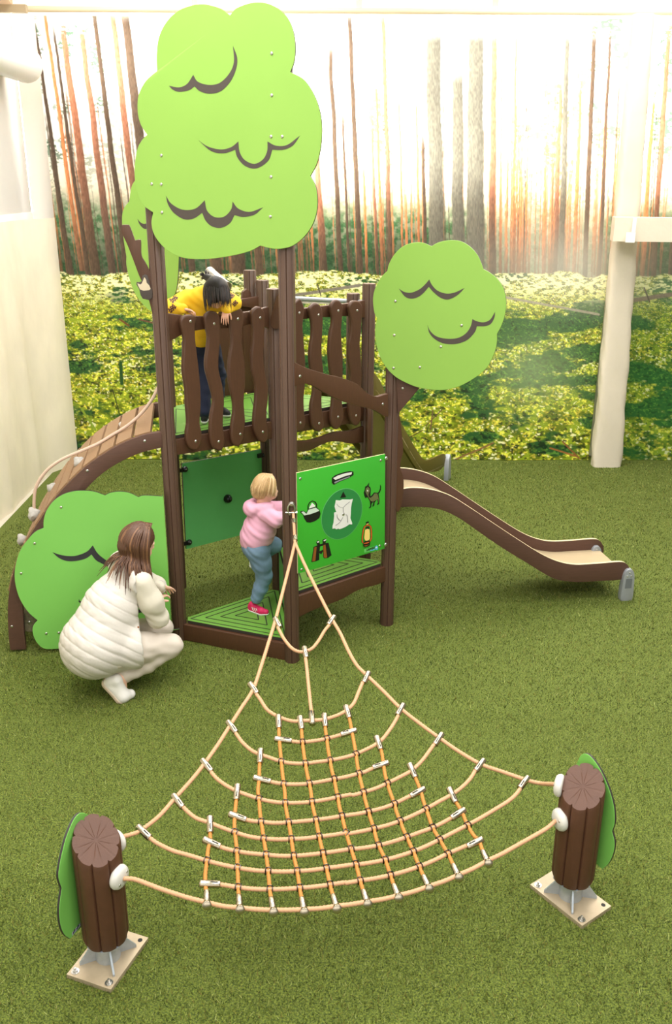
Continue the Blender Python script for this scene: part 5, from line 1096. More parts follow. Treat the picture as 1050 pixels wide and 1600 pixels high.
M['hair_b'] = mat('brown_hair', (88, 58, 40), .45, noise=.25, nscale=40, stretch=(6, 6, .5)); M['hair_b2'] = mat('light_brown_hair', (136, 96, 64), .45, noise=.1, nscale=40)
M['blond'] = mat('blond_hair', (196, 160, 112), .5, noise=.18, nscale=60, stretch=(5, 5, .7)); M['blond2'] = mat('light_blond_hair', (222, 192, 146), .5)
M['dark_h'] = mat('dark_hair', (30, 22, 19), .5, noise=.2, nscale=50, spec=.3); M['dark_h2'] = mat('dark_brown_hair', (52, 36, 29), .5, spec=.3)
M['pink'] = mat('pink_sweatshirt', (232, 172, 196), .85, noise=.02, nscale=20, bump=.1, bscale=300); M['pink_in'] = mat('lilac_hood_lining', (206, 150, 186), .85)
M['jeans'] = mat('light_blue_jeans', (112, 138, 162), .85, noise=.06, nscale=60, bump=.1, bscale=300)
M['pshoe'] = mat('magenta_shoe', (222, 30, 96), .5); M['wsole'] = mat('white_shoe_sole', (240, 238, 236), .5)
M['yellow'] = mat('yellow_sweatshirt', (246, 196, 36), .8, noise=.02, nscale=20, bump=.1, bscale=300); M['navy'] = mat('navy_trousers', (30, 38, 62), .85, noise=.06, nscale=40)
M['printb'] = mat('dark_brown_print', (78, 34, 26), .7)
def V3(p): return np.array(tuple(p), float)
def hand(Fd, wrist, palm_dir, side, pn, size=1.0, curl=.5, spread=.25, k=.006, mirror=1):
    """palm plus five separate bent fingers added to a body field; pn: palm normal (direction fingers curl to)"""
    w_ = V3(wrist); d = V3(Vector(palm_dir).normalized()); n = V3(Vector(pn).normalized()); n = n - d * (n @ d); n /= np.linalg.norm(n); sd = np.cross(d, n) * side; s = size
    for t in (-1, 0, 1): Fd.cone(w_ + d * .012 * s + sd * t * .014 * s, w_ + d * .075 * s + sd * t * .026 * s, .014 * s, .0125 * s, .01 * s)
    for i, (o, l, r) in enumerate([(-.031, .062, .0078), (-.011, .074, .0083), (.010, .080, .0085), (.030, .070, .0082)]):
        base = w_ + d * .078 * s + sd * o * s; dr = d + sd * (o * spread * 10); dr /= np.linalg.norm(dr); p = base; c = curl * (.7 + .12 * i)
        for j, f in enumerate((.45, .31, .24)):
            a = c * (j + .4); q_ = dr * math.cos(a) + n * math.sin(a); nx = p + q_ * l * f * s; Fd.cone(p, nx, r * s * (1 - .1 * j), r * s * (.92 - .1 * j), k * .5); p = nx
    tb = w_ + d * .022 * s + sd * .022 * s; t1 = tb + (d * .55 + sd * .75 + n * .3) * .036 * s; t2 = t1 + (d * .85 + sd * .3 + n * .45) * .030 * s; t3 = t2 + (d * .9 + sd * .05 + n * .5) * .020 * s
    Fd.chain([tb, t1, t2, t3], [.0125 * s, .0105 * s, .009 * s, .0075 * s], k)
def strands(name, paths, r0, mats, parent, n=6):
    V = []; Fc = []; mi = []
    for k, p in enumerate(paths):
        c_ = resample(catmull(p, 5), .012); m = len(c_); f = np.linspace(0, 1, m); rr = [r0 * (.55 + .6 * math.sin(min(1, t * 1.6) * PI * .5)) * (1 - t ** 3 * .85) for t in f]
        v, fc = sweep(c_, rr, n); o = len(V); V += v; Fc += [[i + o for i in q] for q in fc]; mi += [k % len(mats) if (k * 7) % 5 < 2 else 0] * len(fc)
    return mesh_obj(name, V, Fc, mats, parent, smooth=True, mi=mi)

# ------------------------------------------------------------------ crouching adult
g_ = unit(.84, .54, 0); rt = unit(.54, -.84, 0); up_ = Vector((0, 0, 1))
Wm = thing('person', (-1.25, 5.05, 0), 'person with long brown hair crouching by the bush board in cream quilted vest and trousers', 'person')
sh_m = at_y(206, 893, 5.22); hipc = at_y(158, 1000, 5.03); R_sh = sh_m + rt * .165 - up_ * .02; L_sh = sh_m - rt * .165 - up_ * .02
head = at_y(217, 848, 5.24); hd_f = (g_ * .95 - up_ * .35).normalized(); hd_r = rt; hd_u = hd_r.cross(hd_f).normalized(); hd_u = hd_u if hd_u.z > 0 else -hd_u
R_hip = hipc + rt * .09 + g_ * .04 - up_ * .05; L_hip = hipc - rt * .10 + g_ * .04 - up_ * .05
R_kn = at_y(268, 1008, 5.17); L_kn = R_kn - rt * .20 + up_ * .03 + g_ * .02
R_an = at_y(190, 1058, 4.98); L_an = R_an - rt * .24 + g_ * .06
R_ball = at_z(192, 1090, .030); R_toe = at_z(204, 1086, .028); R_heel = at_y(170, 1066, 4.95)
R_el = at_y(247, 965, 5.13); L_el = L_sh + g_ * .22 - up_ * .20; hnd = at_y(252, 917, 5.42); hnd_dir = (at_y(264, 921, 5.50) - hnd).normalized()
R_hd = at_y(238, 940, 5.36)
B_ = Field((-1.95, 4.75, -.02), (-.75, 5.85, 1.25), .0045)
nk = sh_m + up_ * .02 + g_ * .02
B_.ell(head, (hd_f, hd_r, hd_u), (.092, .073, .112), .02)
jaw = head + hd_f * .045 - hd_u * .062; B_.ell(jaw, (hd_f, hd_r, hd_u), (.050, .048, .048), .03)
nose = head + hd_f * .098 - hd_u * .015; B_.cone(nose + hd_u * .03 - hd_f * .010, nose, .009, .0125, .012)
B_.cone(head + hd_f * .085 - hd_u * .052 - hd_r * .014, head + hd_f * .085 - hd_u * .052 + hd_r * .014, .0085, .0085, .008)
B_.ell(head + hd_f * .077 - hd_u * .092, (hd_f, hd_r, hd_u), (.02, .02, .018), .02)
for s_ in (-1, 1):
    B_.ell(head + hd_r * .074 * s_ - hd_u * .012 - hd_f * .005, (hd_f, hd_r, hd_u), (.018, .009, .03), .008)
    B_.cone(head + hd_f * .086 + hd_r * .02 * s_ + hd_u * .018, head + hd_f * .076 + hd_r * .045 * s_ + hd_u * .016, .009, .007, .01)
B_.chain([head - hd_u * .06, nk, sh_m - up_ * .08, (sh_m + hipc) / 2, hipc], [.05, .052, .10, .12, .14], .04)
B_.chain([R_sh, R_el, R_hd], [.05, .04, .028], .03); B_.chain([L_sh, L_el, hnd], [.05, .038, .026], .03)
for a, b_, c_, d_ in ((R_hip, R_kn, R_an, R_heel), (L_hip, L_kn, L_an, L_an - up_ * .05 - g_ * .03)): B_.chain([a, b_, c_], [.085, .056, .034], .03)
B_.chain([R_an, R_heel + up_ * .01], [.034, .03], .02); B_.chain([R_an, R_ball], [.032, .028], .02)
hand(B_, hnd, hnd_dir, 1, (.2, -.3, -1), .95, .28); hand(B_, R_hd, unit(.5, .75, .1), -1, (.1, -.2, -1), .95, .5)
B_.build('body', M['skin'], Wm, smooth_it=1)
b = MB()
for s_ in (-1, 1): b.lathe(head + hd_f * .083 + hd_r * .031 * s_ + hd_u * .006 - hd_f * .012, hd_f, [(0, .013), (.006, .011), (.010, .006), (.011, .001)], 12)
b.build('eyes', M['eye'], Wm, 1)
mo = MB(); mo.tube([head + hd_f * .0925 - hd_u * .053 + hd_r * t for t in (-.02, -.01, 0, .01, .02)], .0042, 6); mo.build('lips', M['lips'], Wm, 1)
# quilted vest: smooth shell with horizontal chambers
Vt = Field((-2.0, 4.65, .0), (-.75, 5.8, 1.15), .006); spine = (sh_m - hipc).normalized()
Vt.chain([sh_m - up_ * .02, (sh_m * .5 + hipc * .5) - g_ * .02, hipc - g_ * .01], [.122, .176, .222], .05)
Vt.chain([L_sh + up_ * .01, sh_m + up_ * .015, R_sh + up_ * .01], [.092, .088, .088], .05)
Vt.ell(hipc - g_ * .06 - up_ * .03, (g_, rt, up_), (.19, .225, .185), .05)
Vt.cone(hipc + g_ * .06, hipc + g_ * .16 + rt * .10 - up_ * .04, .19, .15, .05)
Vt.cone(nk + up_ * .03, nk + up_ * .05, .062, .06, .02)
# armholes, neck, front opening and hem
Vt.cone(R_sh + rt * .10 + up_ * .0, R_sh + rt * .2, .085, .10, sub=True)
Vt.cut(hipc + g_ * .24 + up_ * .0, (g_ + rt * .25)); Vt.cut(hipc - up_ * .235, (-up_))
def quilt(V):
    t = (V - V3(hipc)) @ V3(spine); sdv = (V - V3(hipc)) @ V3(g_); xx = (V - V3(hipc)) @ V3(rt); ph = (t + .10 * sdv + .025 * np.sin(6 * xx)) / .066 * PI
    q = np.abs(np.sin(ph)) ** .3; low = 1 - sstep(.33, .42, t)
    return (.0085 * (q - .7)) * (.35 + .65 * low) + .0016 * np.sin(90 * xx + 45 * t + 4 * np.sin(30 * t)) * low * np.abs(np.cos(ph))
Vt.build('quilted_vest', M['vest'], Wm, quilt, 3)
Sl = Field((-1.6, 4.8, .1), (-.8, 5.7, 1.05), .006); Sl.chain([R_sh - rt * .02, R_sh * .5 + R_el * .5 + rt * .01, R_el], [.078, .075, .064], .03); Sl.chain([R_el, R_el * .4 + R_hd * .6, R_hd - (R_hd - R_el) * .08], [.062, .05, .036], .03)
Sl.chain([L_sh + rt * .02, L_el, hnd - hnd_dir * .005], [.075, .06, .034], .03)
Sl.build('sleeves', M['knit'], Wm, lambda V: wr(V, 50, .0035, 1), 2)
cf = MB(); cd_ = (hnd - L_el).normalized(); cf.lathe(hnd - cd_ * .055, cd_, [(0, .040), (.002, .044), (.045, .046), (.05, .043), (.051, .034)], 20); cf.lathe(hnd - cd_ * .03 - hd_r * -.045, rt, [(0, .006), (.003, .006), (.0031, .001)], 10, m=1); cf.build('cuff', [M['vest'], M['tan']], Wm, .7)
Tr = Field((-1.75, 4.7, .0), (-.75, 5.75, .75), .006)
Tr.chain([R_hip, R_hip * .5 + R_kn * .5 + up_ * .005, R_kn], [.118, .098, .072], .03); Tr.chain([R_kn - up_ * .006, R_kn * .5 + R_an * .5 - up_ * .012, R_an + (R_kn - R_an) * .10], [.070, .064, .054], .018)
Tr.chain([L_hip, L_kn], [.115, .072], .03); Tr.chain([L_kn, L_an + (L_kn - L_an) * .10], [.070, .052], .018); Tr.ell(hipc - up_ * .06, (g_, rt, up_), (.17, .20, .16), .05)
Tr.cut(R_an + (R_kn - R_an) * .12 + up_ * 0, (R_an - R_kn)) if False else None
Tr.build('trousers', M['trousers'], Wm, lambda V: wr(V, 60, .003, 2), 2)
def shoe(name, heel, ball, toe, m, sm, parent, s=1.0, tongue=None):
    heel, ball, toe = V3(heel), V3(ball), V3(toe); lo = np.minimum(np.minimum(heel, ball), toe) - .11 * s; hi = np.maximum(np.maximum(heel, ball), toe) + .13 * s
    up1 = np.array([0, 0, 1.0]); d = ball - heel; d /= np.linalg.norm(d); un = up1 - d * (up1 @ d); un /= np.linalg.norm(un)
    f = Field(lo, hi, .004 * max(s, .7)); f.cone(heel, ball, .034 * s, .041 * s, .02 * s).cone(ball, toe, .040 * s, .031 * s, .02 * s).cone(heel + un * .03 * s, heel + un * .055 * s + d * .012 * s, .036 * s, .034 * s, .02 * s).cone(heel + un * .05 * s + d * .03 * s, ball + un * .012 * s, .033 * s, .03 * s, .025 * s)
    o = f.build(name, m, parent, None, 1)
    f = Field(lo, hi, .004 * max(s, .7)); dn = -un * .014 * s; f.cone(heel + dn, ball + dn, .036 * s, .043 * s, .015 * s).cone(ball + dn, toe + (up1 * -.010 * s), .043 * s, .034 * s, .015 * s); f.cut(heel + dn * .2, un) if False else None
    # keep only the lower slice
    pm = (heel + ball) / 2 - un * .016 * s; ax = [f.lo[i] + f.h * np.arange(f.n[i]) for i in range(3)]; X, Y, Z = np.meshgrid(*ax, indexing='ij', sparse=True)
    pl1 = ((X - pm[0]) * un[0] + (Y - pm[1]) * un[1] + (Z - pm[2]) * un[2]); d2 = toe - ball; d2 /= np.linalg.norm(d2); un2 = up1 - d2 * (up1 @ d2); un2 /= np.linalg.norm(un2); p2 = ball - un2 * .016 * s
    pl2 = ((X - p2[0]) * un2[0] + (Y - p2[1]) * un2[1] + (Z - p2[2]) * un2[2]); f.D = np.maximum(f.D, np.minimum(np.maximum(pl1, -.05), 9)); f.D = np.where(((X - ball[0]) * d2[0] + (Y - ball[1]) * d2[1] > 0) & (pl2 > 0), np.maximum(f.D, pl2), f.D); f.D = np.maximum(f.D, -(pl1 + .030 * s)).astype(np.float32)
    q = f.build('shoe_sole', sm, o, None, 1); return o
shoe('shoe', R_heel, R_ball + Vector((0, 0, .012)), R_toe + Vector((0, 0, .008)), M['shoe'], M['sole'], Wm, 1.0)
shoe('shoe', R_heel - rt * .24 + g_ * .06, R_ball - rt * .24 + g_ * .06 + Vector((0, 0, .012)), R_toe - rt * .24 + g_ * .06 + Vector((0, 0, .008)), M['shoe'], M['sole'], Wm, 1.0)
# hair: a close cap and hanging locks
Hf = Field(V3(head) - .28, V3(head) + .22, .005)
Hf.ell(head + hd_u * .018 - hd_f * .014, (hd_f, hd_r, hd_u), (.104, .092, .118), .02); Hf.chain([head - hd_f * .045 - hd_u * .03, head - hd_f * .06 - up_ * .13], [.082, .055], .03); Hf.cone(head + rt * .045 - up_ * .03 - g_ * .03, head + rt * .05 - up_ * .13, .045, .03, .03)
fc_ = head + hd_f * .085 - hd_u * .03; Hf.ell(fc_, (hd_f, hd_r, hd_u), (.068, .085, .080), sub=True)
hs_ = Hf.build('hair', [M['hair_b'], M['hair_b2']], Wm, lambda V: .003 * np.sin(np.arctan2((V - V3(head)) @ V3(hd_r), -((V - V3(head)) @ V3(hd_f))) * 46 + 8 * (V[:, 2])), 2)
rh = random.Random(5); paths = []
for i in range(380):
    phi = rh.uniform(-2.2, 1.75); w_ = -hd_f * math.cos(phi) + hd_r * math.sin(phi); top = head + hd_u * .125 + hd_r * .004 + hd_f * rh.uniform(-.03, .05)
    L_ = rh.uniform(.20, .36) + (.10 if i % 9 == 0 else 0) * (1.0 if abs(phi) < 1.5 else .85); j = rh.uniform(.96, 1.06)
    j *= 1.08; top = top + hd_u * .012; p1 = head + w_ * .078 * j + hd_u * .092; p2 = head + w_ * .110 * j + hd_u * .005; p3 = head + w_ * .106 * j - up_ * .085
    # locks come to rest on the vest
    tgt = p3 - up_ * (L_ - .1) * .8 - g_ * .02 + w_ * .02
    along = (tgt - sh_m); lift = sh_m + Vector((0, 0, 0))
    dvec = tgt - (sh_m * .8 + hipc * .2); rr = dvec.length
    if rr < .19: tgt = (sh_m * .8 + hipc * .2) + dvec.normalized() * .19
    p4 = (p3 + tgt) / 2 + w_ * .012; paths.append([top, p1, p2, p3, p4, tgt])
strands('hair_locks', paths, .0055, [M['hair_b'], M['hair_b2']], Wm, 5)
# snap buttons on the vest edge
bpy.context.view_layer.update(); vo = [o for o in Wm.children if o.name.startswith('quilted_vest')][0]
for px, py in ((234, 1012), (228, 1046), (216, 980)):
    r_ = ray(px, py).normalized(); hit, loc, nr_, _ = vo.ray_cast(CAM - rootloc(vo), r_)
    if hit: q = loc + rootloc(vo); b = MB(); b.lathe(q - nr_ * .001, nr_, [(0, .007), (.003, .006), (.0035, .001)], 12); b.build('snap_button', M['tan'], vo, 1)

# ------------------------------------------------------------------ toddler on the low deck
YT = 5.86
Td = thing('person', (-.50, YT, Z_LOW), 'blond toddler in pink hooded sweatshirt and blue jeans standing on the low green deck', 'person')
gt = unit(.93, .36, 0); rtt = unit(.36, -.93, 0)
t_hd = at_y(415, 763, YT); t_nk = at_y(411, 786, YT); t_ch = at_y(410, 804, YT); t_hip = at_y(400, 852, YT); t_kn = at_y(413, 900, YT); t_an = at_y(401, 938, YT)
t_heel = at_z(392, 950, Z_LOW + .026); t_ball = at_z(408, 955, Z_LOW + .024); t_toe = at_z(416, 956, Z_LOW + .022)
t_kn2 = t_hip + gt * .16 - rtt * .10 - up_ * .06; t_an2 = at_y(398, 877, YT + .15); tf = (gt * .9 - up_ * .2).normalized(); tu = rtt.cross(tf).normalized(); tu = tu if tu.z > 0 else -tu
t_sr = t_ch + rtt * .075 + up_ * .03; t_sl = t_ch - rtt * .075 + up_ * .03; t_er = at_y(432, 812, YT - .10); t_wr = at_y(447, 806, YT + .02); t_el = t_sl + gt * .12 - up_ * .03; t_wl = t_el + gt * .09 + up_ * .02
B_ = Field((-.85, 5.5, .10), (-.02, 6.35, 1.32), .0042)
B_.ell(t_hd, (tf, rtt, tu), (.078, .066, .084), .02); B_.ell(t_hd + tf * .045 - tu * .035, (tf, rtt, tu), (.038, .045, .036), .03); B_.cone(t_hd + tf * .078 - tu * .008, t_hd + tf * .084 - tu * .014, .008, .010, .012)
B_.cone(t_hd + tf * .072 - tu * .036 - rtt * .01, t_hd + tf * .072 - tu * .036 + rtt * .01, .007, .007, .008)
for s_ in (-1, 1): B_.ell(t_hd + rtt * .066 * s_ - tu * .012, (tf, rtt, tu), (.014, .008, .021), .006); B_.ell(t_hd + tf * .05 - tu * .03 + rtt * .032 * s_, (tf, rtt, tu), (.024, .024, .022), .02)
B_.chain([t_hd - tu * .04, t_nk, t_ch, (t_ch + t_hip) / 2, t_hip], [.036, .04, .075, .085, .08], .03)
B_.chain([t_sr, t_er, t_wr], [.034, .028, .019], .02); B_.chain([t_sl, t_el, t_wl], [.034, .028, .019], .02)
B_.chain([t_hip + rtt * .035, t_kn, t_an], [.062, .042, .028], .02); B_.chain([t_hip - rtt * .045, t_kn2, t_an2], [.062, .042, .028], .02)
hand(B_, t_wr, gt, 1, (0, .2, -1), .55, .6, k=.004); hand(B_, t_wl, gt, -1, (0, .2, -1), .55, .6, k=.004)
B_.build('body', M['skin'], Td, smooth_it=1)
b = MB(); [b.lathe(t_hd + tf * .066 + rtt * .024 * s_ + tu * .004, tf, [(0, .009), (.003, .007), (.0045, .001)], 10) for s_ in (-1, 1)]; b.build('eyes', M['eye'], Td, 1)
mo = MB(); mo.tube([t_hd + tf * .079 - tu * .036 + rtt * t for t in (-.012, 0, .012)], .003, 6); mo.build('lips', M['lips'], Td, 1)
Hd = Field((-.85, 5.5, .5), (-.02, 6.3, 1.3), .005)
Hd.chain([t_ch + up_ * .01, (t_ch + t_hip) / 2 + rtt * .0, t_hip + up_ * .055], [.092, .108, .112], .04); Hd.chain([t_sr, t_er, t_wr - (t_wr - t_er).normalized() * .012], [.058, .050, .036], .03); Hd.chain([t_sl, t_el, t_wl], [.058, .048, .034], .03)
Hd.cut(t_hip + up_ * .0 - gt * .0, (gt * .25 - up_ * 1.0)); 
# hood lying open on the back
hc = at_y(400, 790, YT - .01)
for k in range(10):
    a0_, a1_ = (k / 10) * 1.5 * PI + .25 * PI, ((k + 1) / 10) * 1.5 * PI + .25 * PI
    q0 = t_nk + gt * math.cos(a0_) * .075 + rtt * math.sin(a0_) * .070 - up_ * (.008 - .0 * k) - gt * .012; q1 = t_nk + gt * math.cos(a1_) * .075 + rtt * math.sin(a1_) * .070 - up_ * .008 - gt * .012
    Hd.cone(q0, q1, .026, .026, .02)
Hd.ell(t_nk - gt * .095 - up_ * .032, (unit(.8, .3, .5), rtt, unit(-.5, -.2, .85)), (.045, .075, .055), .02)
Hd.build('hooded_sweatshirt', M['pink'], Td, lambda V: wr(V, 70, .0035, 3), 2)
Jn = Field((-.85, 5.5, .12), (-.05, 6.35, 1.0), .005)
Jn.ell(t_hip - up_ * .0, (gt, rtt, up_), (.100, .108, .10), .03); Jn.chain([t_hip + rtt * .035 - up_ * .02, t_hip * .45 + t_kn * .55 + rtt * .02, t_kn, t_kn * .5 + t_an * .5, t_an + up_ * .018], [.086, .070, .055, .049, .043], .025)
Jn.chain([t_hip - rtt * .045 - up_ * .02, t_kn2, t_an2 - (t_an2 - t_kn2) * .15], [.084, .058, .043], .025)
Jn.build('jeans', M['jeans'], Td, lambda V: wr(V, 90, .0022, 4), 2)
s1 = shoe('shoe', t_heel, t_ball, t_toe, M['pshoe'], M['wsole'], Td, .62)
dS = (t_ball - t_heel).normalized(); nS = Vector((dS.y, -dS.x, 0)).normalized(); nS = nS if nS.y < 0 else -nS
b = MB()
for k in range(3):
    p = t_heel * (.62 - .2 * k) + t_ball * (.38 + .2 * k) + nS * .0245 + up_ * .012; b.box(p, (.0032, .0016, .015), ((dS), nS, (up_ * .9 - dS * .45).normalized()))
b.build('shoe_stripes', M['white'], s1)
sk = MB(); sk.cyl(t_an - up_ * .012, t_an + up_ * .02, .030, .033, 16); sk.build('sock', mat('grey_sock', (96, 98, 100), .9), Td, 1)
shoe('shoe', t_an2 + gt * -.02 - up_ * .02, t_an2 + gt * .05 - up_ * .03, t_an2 + gt * .075 - up_ * .03, M['wsole'], M['wsole'], Td, .62)
Hh = Field(V3(t_hd) - .17, V3(t_hd) + .17, .0045); Hh.ell(t_hd + tu * .016 - tf * .014, (tf, rtt, tu), (.088, .081, .090), .02); Hh.cone(t_hd - tf * .04 - tu * .02, t_hd - tf * .045 - tu * .035, .056, .048, .02)
Hh.ell(t_hd + tf * .075 - tu * .03, (tf, rtt, tu), (.055, .075, .075), sub=True); Hh.cone(t_hd - tu * .03 + tf * .012, t_hd - tu * .06 + tf * .012 + rtt * .09, .024, .024, sub=True)
Hh.build('hair', [M['blond'], M['blond2']], Td, lambda V: .002 * np.sin(60 * ((V - V3(t_hd)) @ V3(rtt)) + 70 * ((V - V3(t_hd)) @ V3(tf))), 2)
paths = []
for i in range(150):
    phi = rh.uniform(-2.3, 2.3); w_ = -tf * math.cos(phi) + rtt * math.sin(phi); j = rh.uniform(.97, 1.05); ln = rh.uniform(-.02, .028) * (1 if abs(phi) < 1.4 else .3)
    paths.append([t_hd + tu * .106 + tf * rh.uniform(-.02, .03), t_hd + w_ * .06 * j + tu * .083, t_hd + w_ * .090 * j + tu * .01 - tf * .008, t_hd + w_ * .088 * j - tu * (.02 + ln * .4) - tf * .008, t_hd + w_ * (.086 + rh.uniform(0, .012)) - tu * (.03 + ln) - tf * .008])
strands('hair_locks', paths, .0034, [M['blond'], M['blond2']], Td, 5)

# ------------------------------------------------------------------ child leaning over the upper rail
Ch = thing('person', (-.84, 6.3, Z_TOP), 'dark-haired child in yellow sweatshirt leaning over the picket rail of the upper deck', 'person')
gc = unit(.20, -.98, 0); rc = unit(-.98, -.20, 0)         # faces the viewer; its right hand is on the left
c_hd = at_y(338, 458, 5.98); c_nk = at_y(328, 470, 6.10); c_ch = at_y(316, 484, 6.18); c_hip = at_y(314, 540, 6.33); c_sr = at_y(293, 470, 6.16); c_sl = at_y(350, 470, 6.10)
c_er = at_y(262, 484, 6.02); c_wr = at_y(287, 483, 5.92); c_el = at_y(364, 474, 6.08); c_wl = at_y(352, 484, 5.99)
c_kr = at_y(305, 580, 6.24) + Vector((0, 0, 0)); c_kr = at_y(318, 590, 6.26); c_ar = at_z(319, 646, Z_TOP + .07); c_kl = at_y(340, 585, 6.40); c_al = at_z(340, 634, Z_TOP + .07)
cf_ = (gc * .52 - up_ * .85).normalized(); cu_ = rc.cross(cf_).normalized(); cu_ = cu_ if cu_.y < 0 else -cu_
B_ = Field((-1.25, 5.78, 1.48), (-.5, 6.7, 2.65), .0042)
B_.ell(c_hd, (cf_, rc, cu_), (.082, .068, .090), .02); B_.ell(c_hd + cf_ * .035 - cu_ * .05, (cf_, rc, cu_), (.042, .040, .040), .03); B_.cone(c_hd + cf_ * .082 - cu_ * .012, c_hd + cf_ * .088 - cu_ * .02, .008, .010, .01)
B_.cone(c_hd + cf_ * .072 - cu_ * .045 - rc * .012, c_hd + cf_ * .072 - cu_ * .045 + rc * .012, .007, .007, .008)
for s_ in (-1, 1): B_.ell(c_hd + rc * .068 * s_ - cu_ * .01, (cf_, rc, cu_), (.014, .008, .022), .006)
B_.chain([c_hd - cu_ * .05, c_nk, c_ch, (c_ch + c_hip) / 2, c_hip], [.038, .042, .075, .08, .08], .03)
B_.chain([c_sr, c_er, c_wr], [.036, .030, .021], .02); B_.chain([c_sl, c_el, c_wl], [.036, .03, .021], .02)
B_.chain([c_hip + rc * .05, c_kr, c_ar], [.06, .042, .03], .02); B_.chain([c_hip - rc * .05, c_kl, c_al], [.06, .042, .03], .02)
hand(B_, c_wr, at_y(306, 487, 5.90) - c_wr, 1, (0, -.3, -1), .66, .75, k=.004); hand(B_, c_wl, at_y(351, 503, 5.95) - c_wl, 1, (0, .9, -.2), .66, .45, k=.004)
B_.build('body', M['skin2'], Ch, smooth_it=1)
b = MB(); [b.lathe(c_hd + cf_ * .072 + rc * .027 * s_ + cu_ * .0, cf_, [(0, .010), (.003, .008), (.0045, .001)], 10) for s_ in (-1, 1)]; b.build('eyes', M['eye'], Ch, 1)
mo = MB(); mo.tube([c_hd + cf_ * .079 - cu_ * .045 + rc * t for t in (-.014, 0, .014)], .0032, 6); mo.build('lips', M['lips'], Ch, 1)
Sw = Field((-1.3, 5.75, 1.6), (-.45, 6.6, 2.65), .005)
Sw.chain([c_ch + up_ * .0, (c_ch + c_hip) / 2, c_hip + up_ * .06], [.105, .105, .112], .04); Sw.chain([c_sr, (c_sr + c_sl) / 2 + up_ * .015, c_sl], [.066, .078, .066], .04)
Sw.chain([c_sr, c_er, c_wr - (c_wr - c_er).normalized() * .01], [.066, .058, .036], .03); Sw.chain([c_sl, c_el, c_wl - (c_wl - c_el).normalized() * .005], [.064, .05, .034], .03); Sw.cone(c_nk, c_nk + (c_hd - c_nk) * .3, .058, .05, .02)
Sw.cut(c_hip + up_ * .0, (0, 0, -1)); sw = Sw.build('sweatshirt', M['yellow'], Ch, lambda V: wr(V, 60, .004, 5), 2)
# dark printed marks on the upper sleeves lie on the cloth
def patch(name, c_, n_, w_, h_, parent):
    """small printed mark projected onto the sleeve"""
    n_ = Vector(n_).normalized(); x = n_.orthogonal().normalized(); y = n_.cross(x); bm = bmesh.new(); g = 9
    dg = bpy.context.evaluated_depsgraph_get(); o = parent; V = {}
    for i in range(g):
        for j in range(g):
            p = Vector(c_) + x * w_ * (i / (g - 1) - .5) * (1 + .25 * math.sin(j * 2.1)) + y * h_ * (j / (g - 1) - .5) * (1 + .3 * math.sin(i * 1.9)) + n_ * .12 - rootloc(parent)
            hit, loc, nr_, _ = o.ray_cast(p, -n_, distance=.3)
            if hit: V[i, j] = bm.verts.new(loc + nr_ * .0015 + rootloc(parent))
    for i in range(g - 1):
        for j in range(g - 1):
            q = [V.get(k) for k in ((i, j), (i + 1, j), (i + 1, j + 1), (i, j + 1))]
            if all(q) and (i * 5 + j * 3) % 7 != 0: bm.faces.new(q)
    return bm_obj(name, bm, M['printb'], parent, .8, recalc=False)
bpy.context.view_layer.update()
for px, py, w_, h_ in ((271, 467, .05, .035), (269, 482, .05, .03), (362, 462, .03, .03), (367, 474, .035, .025)):
    r_ = ray(px, py).normalized(); hit, loc, nr_, _ = sw.ray_cast(CAM - rootloc(sw), r_)
    if hit: patch('sleeve_print', loc + rootloc(sw), -r_, w_, h_, sw)
Tn = Field((-1.2, 5.95, 1.5), (-.5, 6.75, 2.3), .005); Tn.ell(c_hip, (gc, rc, up_), (.10, .115, .10), .03)
Tn.chain([c_hip + rc * .05, c_kr, c_ar + up_ * .01], [.085, .058, .044], .02); Tn.chain([c_hip - rc * .05, c_kl, c_al + up_ * .01], [.085, .058, .044], .02); Tn.build('trousers', M['navy'], Ch, lambda V: wr(V, 80, .0025, 6), 2)
M['kshoe'] = mat('black_knit_shoe', (30, 30, 34), .7)
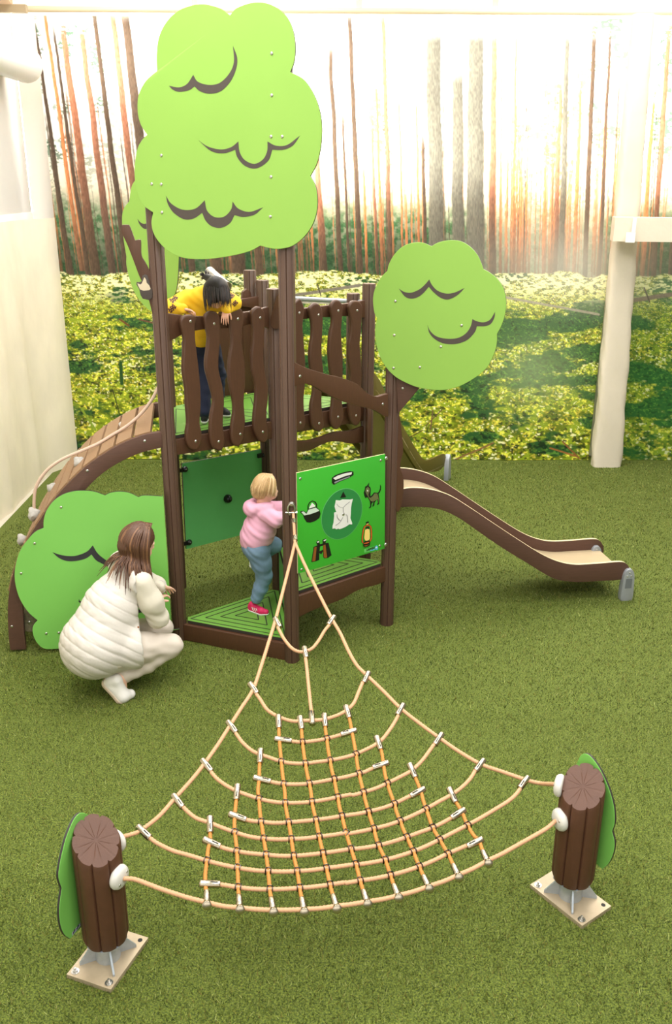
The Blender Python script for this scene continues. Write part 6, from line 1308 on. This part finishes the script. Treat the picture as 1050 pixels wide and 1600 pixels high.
for a_, tp in ((c_ar, (320, 655)), (c_al, (354, 647))):
    h_ = Vector((a_.x, a_.y, Z_TOP + .03)); t_ = at_z(tp[0], tp[1], Z_TOP + .022); d_ = (t_ - h_); d_.z = 0; d_ = d_.normalized()
    shoe('shoe', h_ - d_ * .015, h_ + d_ * .07, h_ + d_ * .10, M['kshoe'], M['wsole'], Ch, .66)
Hc = Field(V3(c_hd) - .18, V3(c_hd) + .18, .0045); Hc.ell(c_hd + cu_ * .014 - cf_ * .012, (cf_, rc, cu_), (.090, .084, .098), .02); Hc.ell(c_hd + cf_ * .085 - cu_ * .045, (cf_, rc, cu_), (.052, .062, .062), sub=True)
pt_ = at_y(322, 433, 6.09); Hc.cone(c_hd - cf_ * .07 + cu_ * .02, pt_, .030, .022, .02); Hc.build('hair', [M['dark_h'], M['dark_h2']], Ch, lambda V: .0025 * np.sin(70 * ((V - V3(c_hd)) @ V3(rc)) + 20 * ((V - V3(c_hd)) @ V3(cu_))), 2)
paths = []
for i in range(120):
    phi = rh.uniform(-1.3, 1.3); sgn = 1 if phi > 0 else -1; w_ = rc * math.sin(phi) ; st_ = c_hd - cf_ * .045 * 1.0 + cu_ * .095
    side = rc * math.sin(phi) * .088 + cu_ * (.105 * math.cos(phi)); ln = rh.uniform(.06, .15)
    p2 = c_hd + side + cf_ * rh.uniform(-.01, .02); p3 = c_hd + side * 1.03 + cf_ * (.05 + ln * .3); p4 = c_hd + side * .98 + cf_ * (.06 + ln * .6) - cu_ * .01
    paths.append([st_ - rc * .0, c_hd + side * .75 - cf_ * .065, p2, p3, p4])
for i in range(26):
    a_ = rh.uniform(0, 2 * PI); w_ = rc * math.cos(a_) + up_ * math.sin(a_); paths.append([pt_ - (pt_ - c_hd) * .1, pt_ + w_ * .012, pt_ + w_ * rh.uniform(.02, .035) + (pt_ - c_hd).normalized() * .02, pt_ + w_ * .03 + (pt_ - c_hd).normalized() * .04 - up_ * .015])
strands('hair_locks', paths, .0036, [M['dark_h'], M['dark_h2']], Ch, 5)
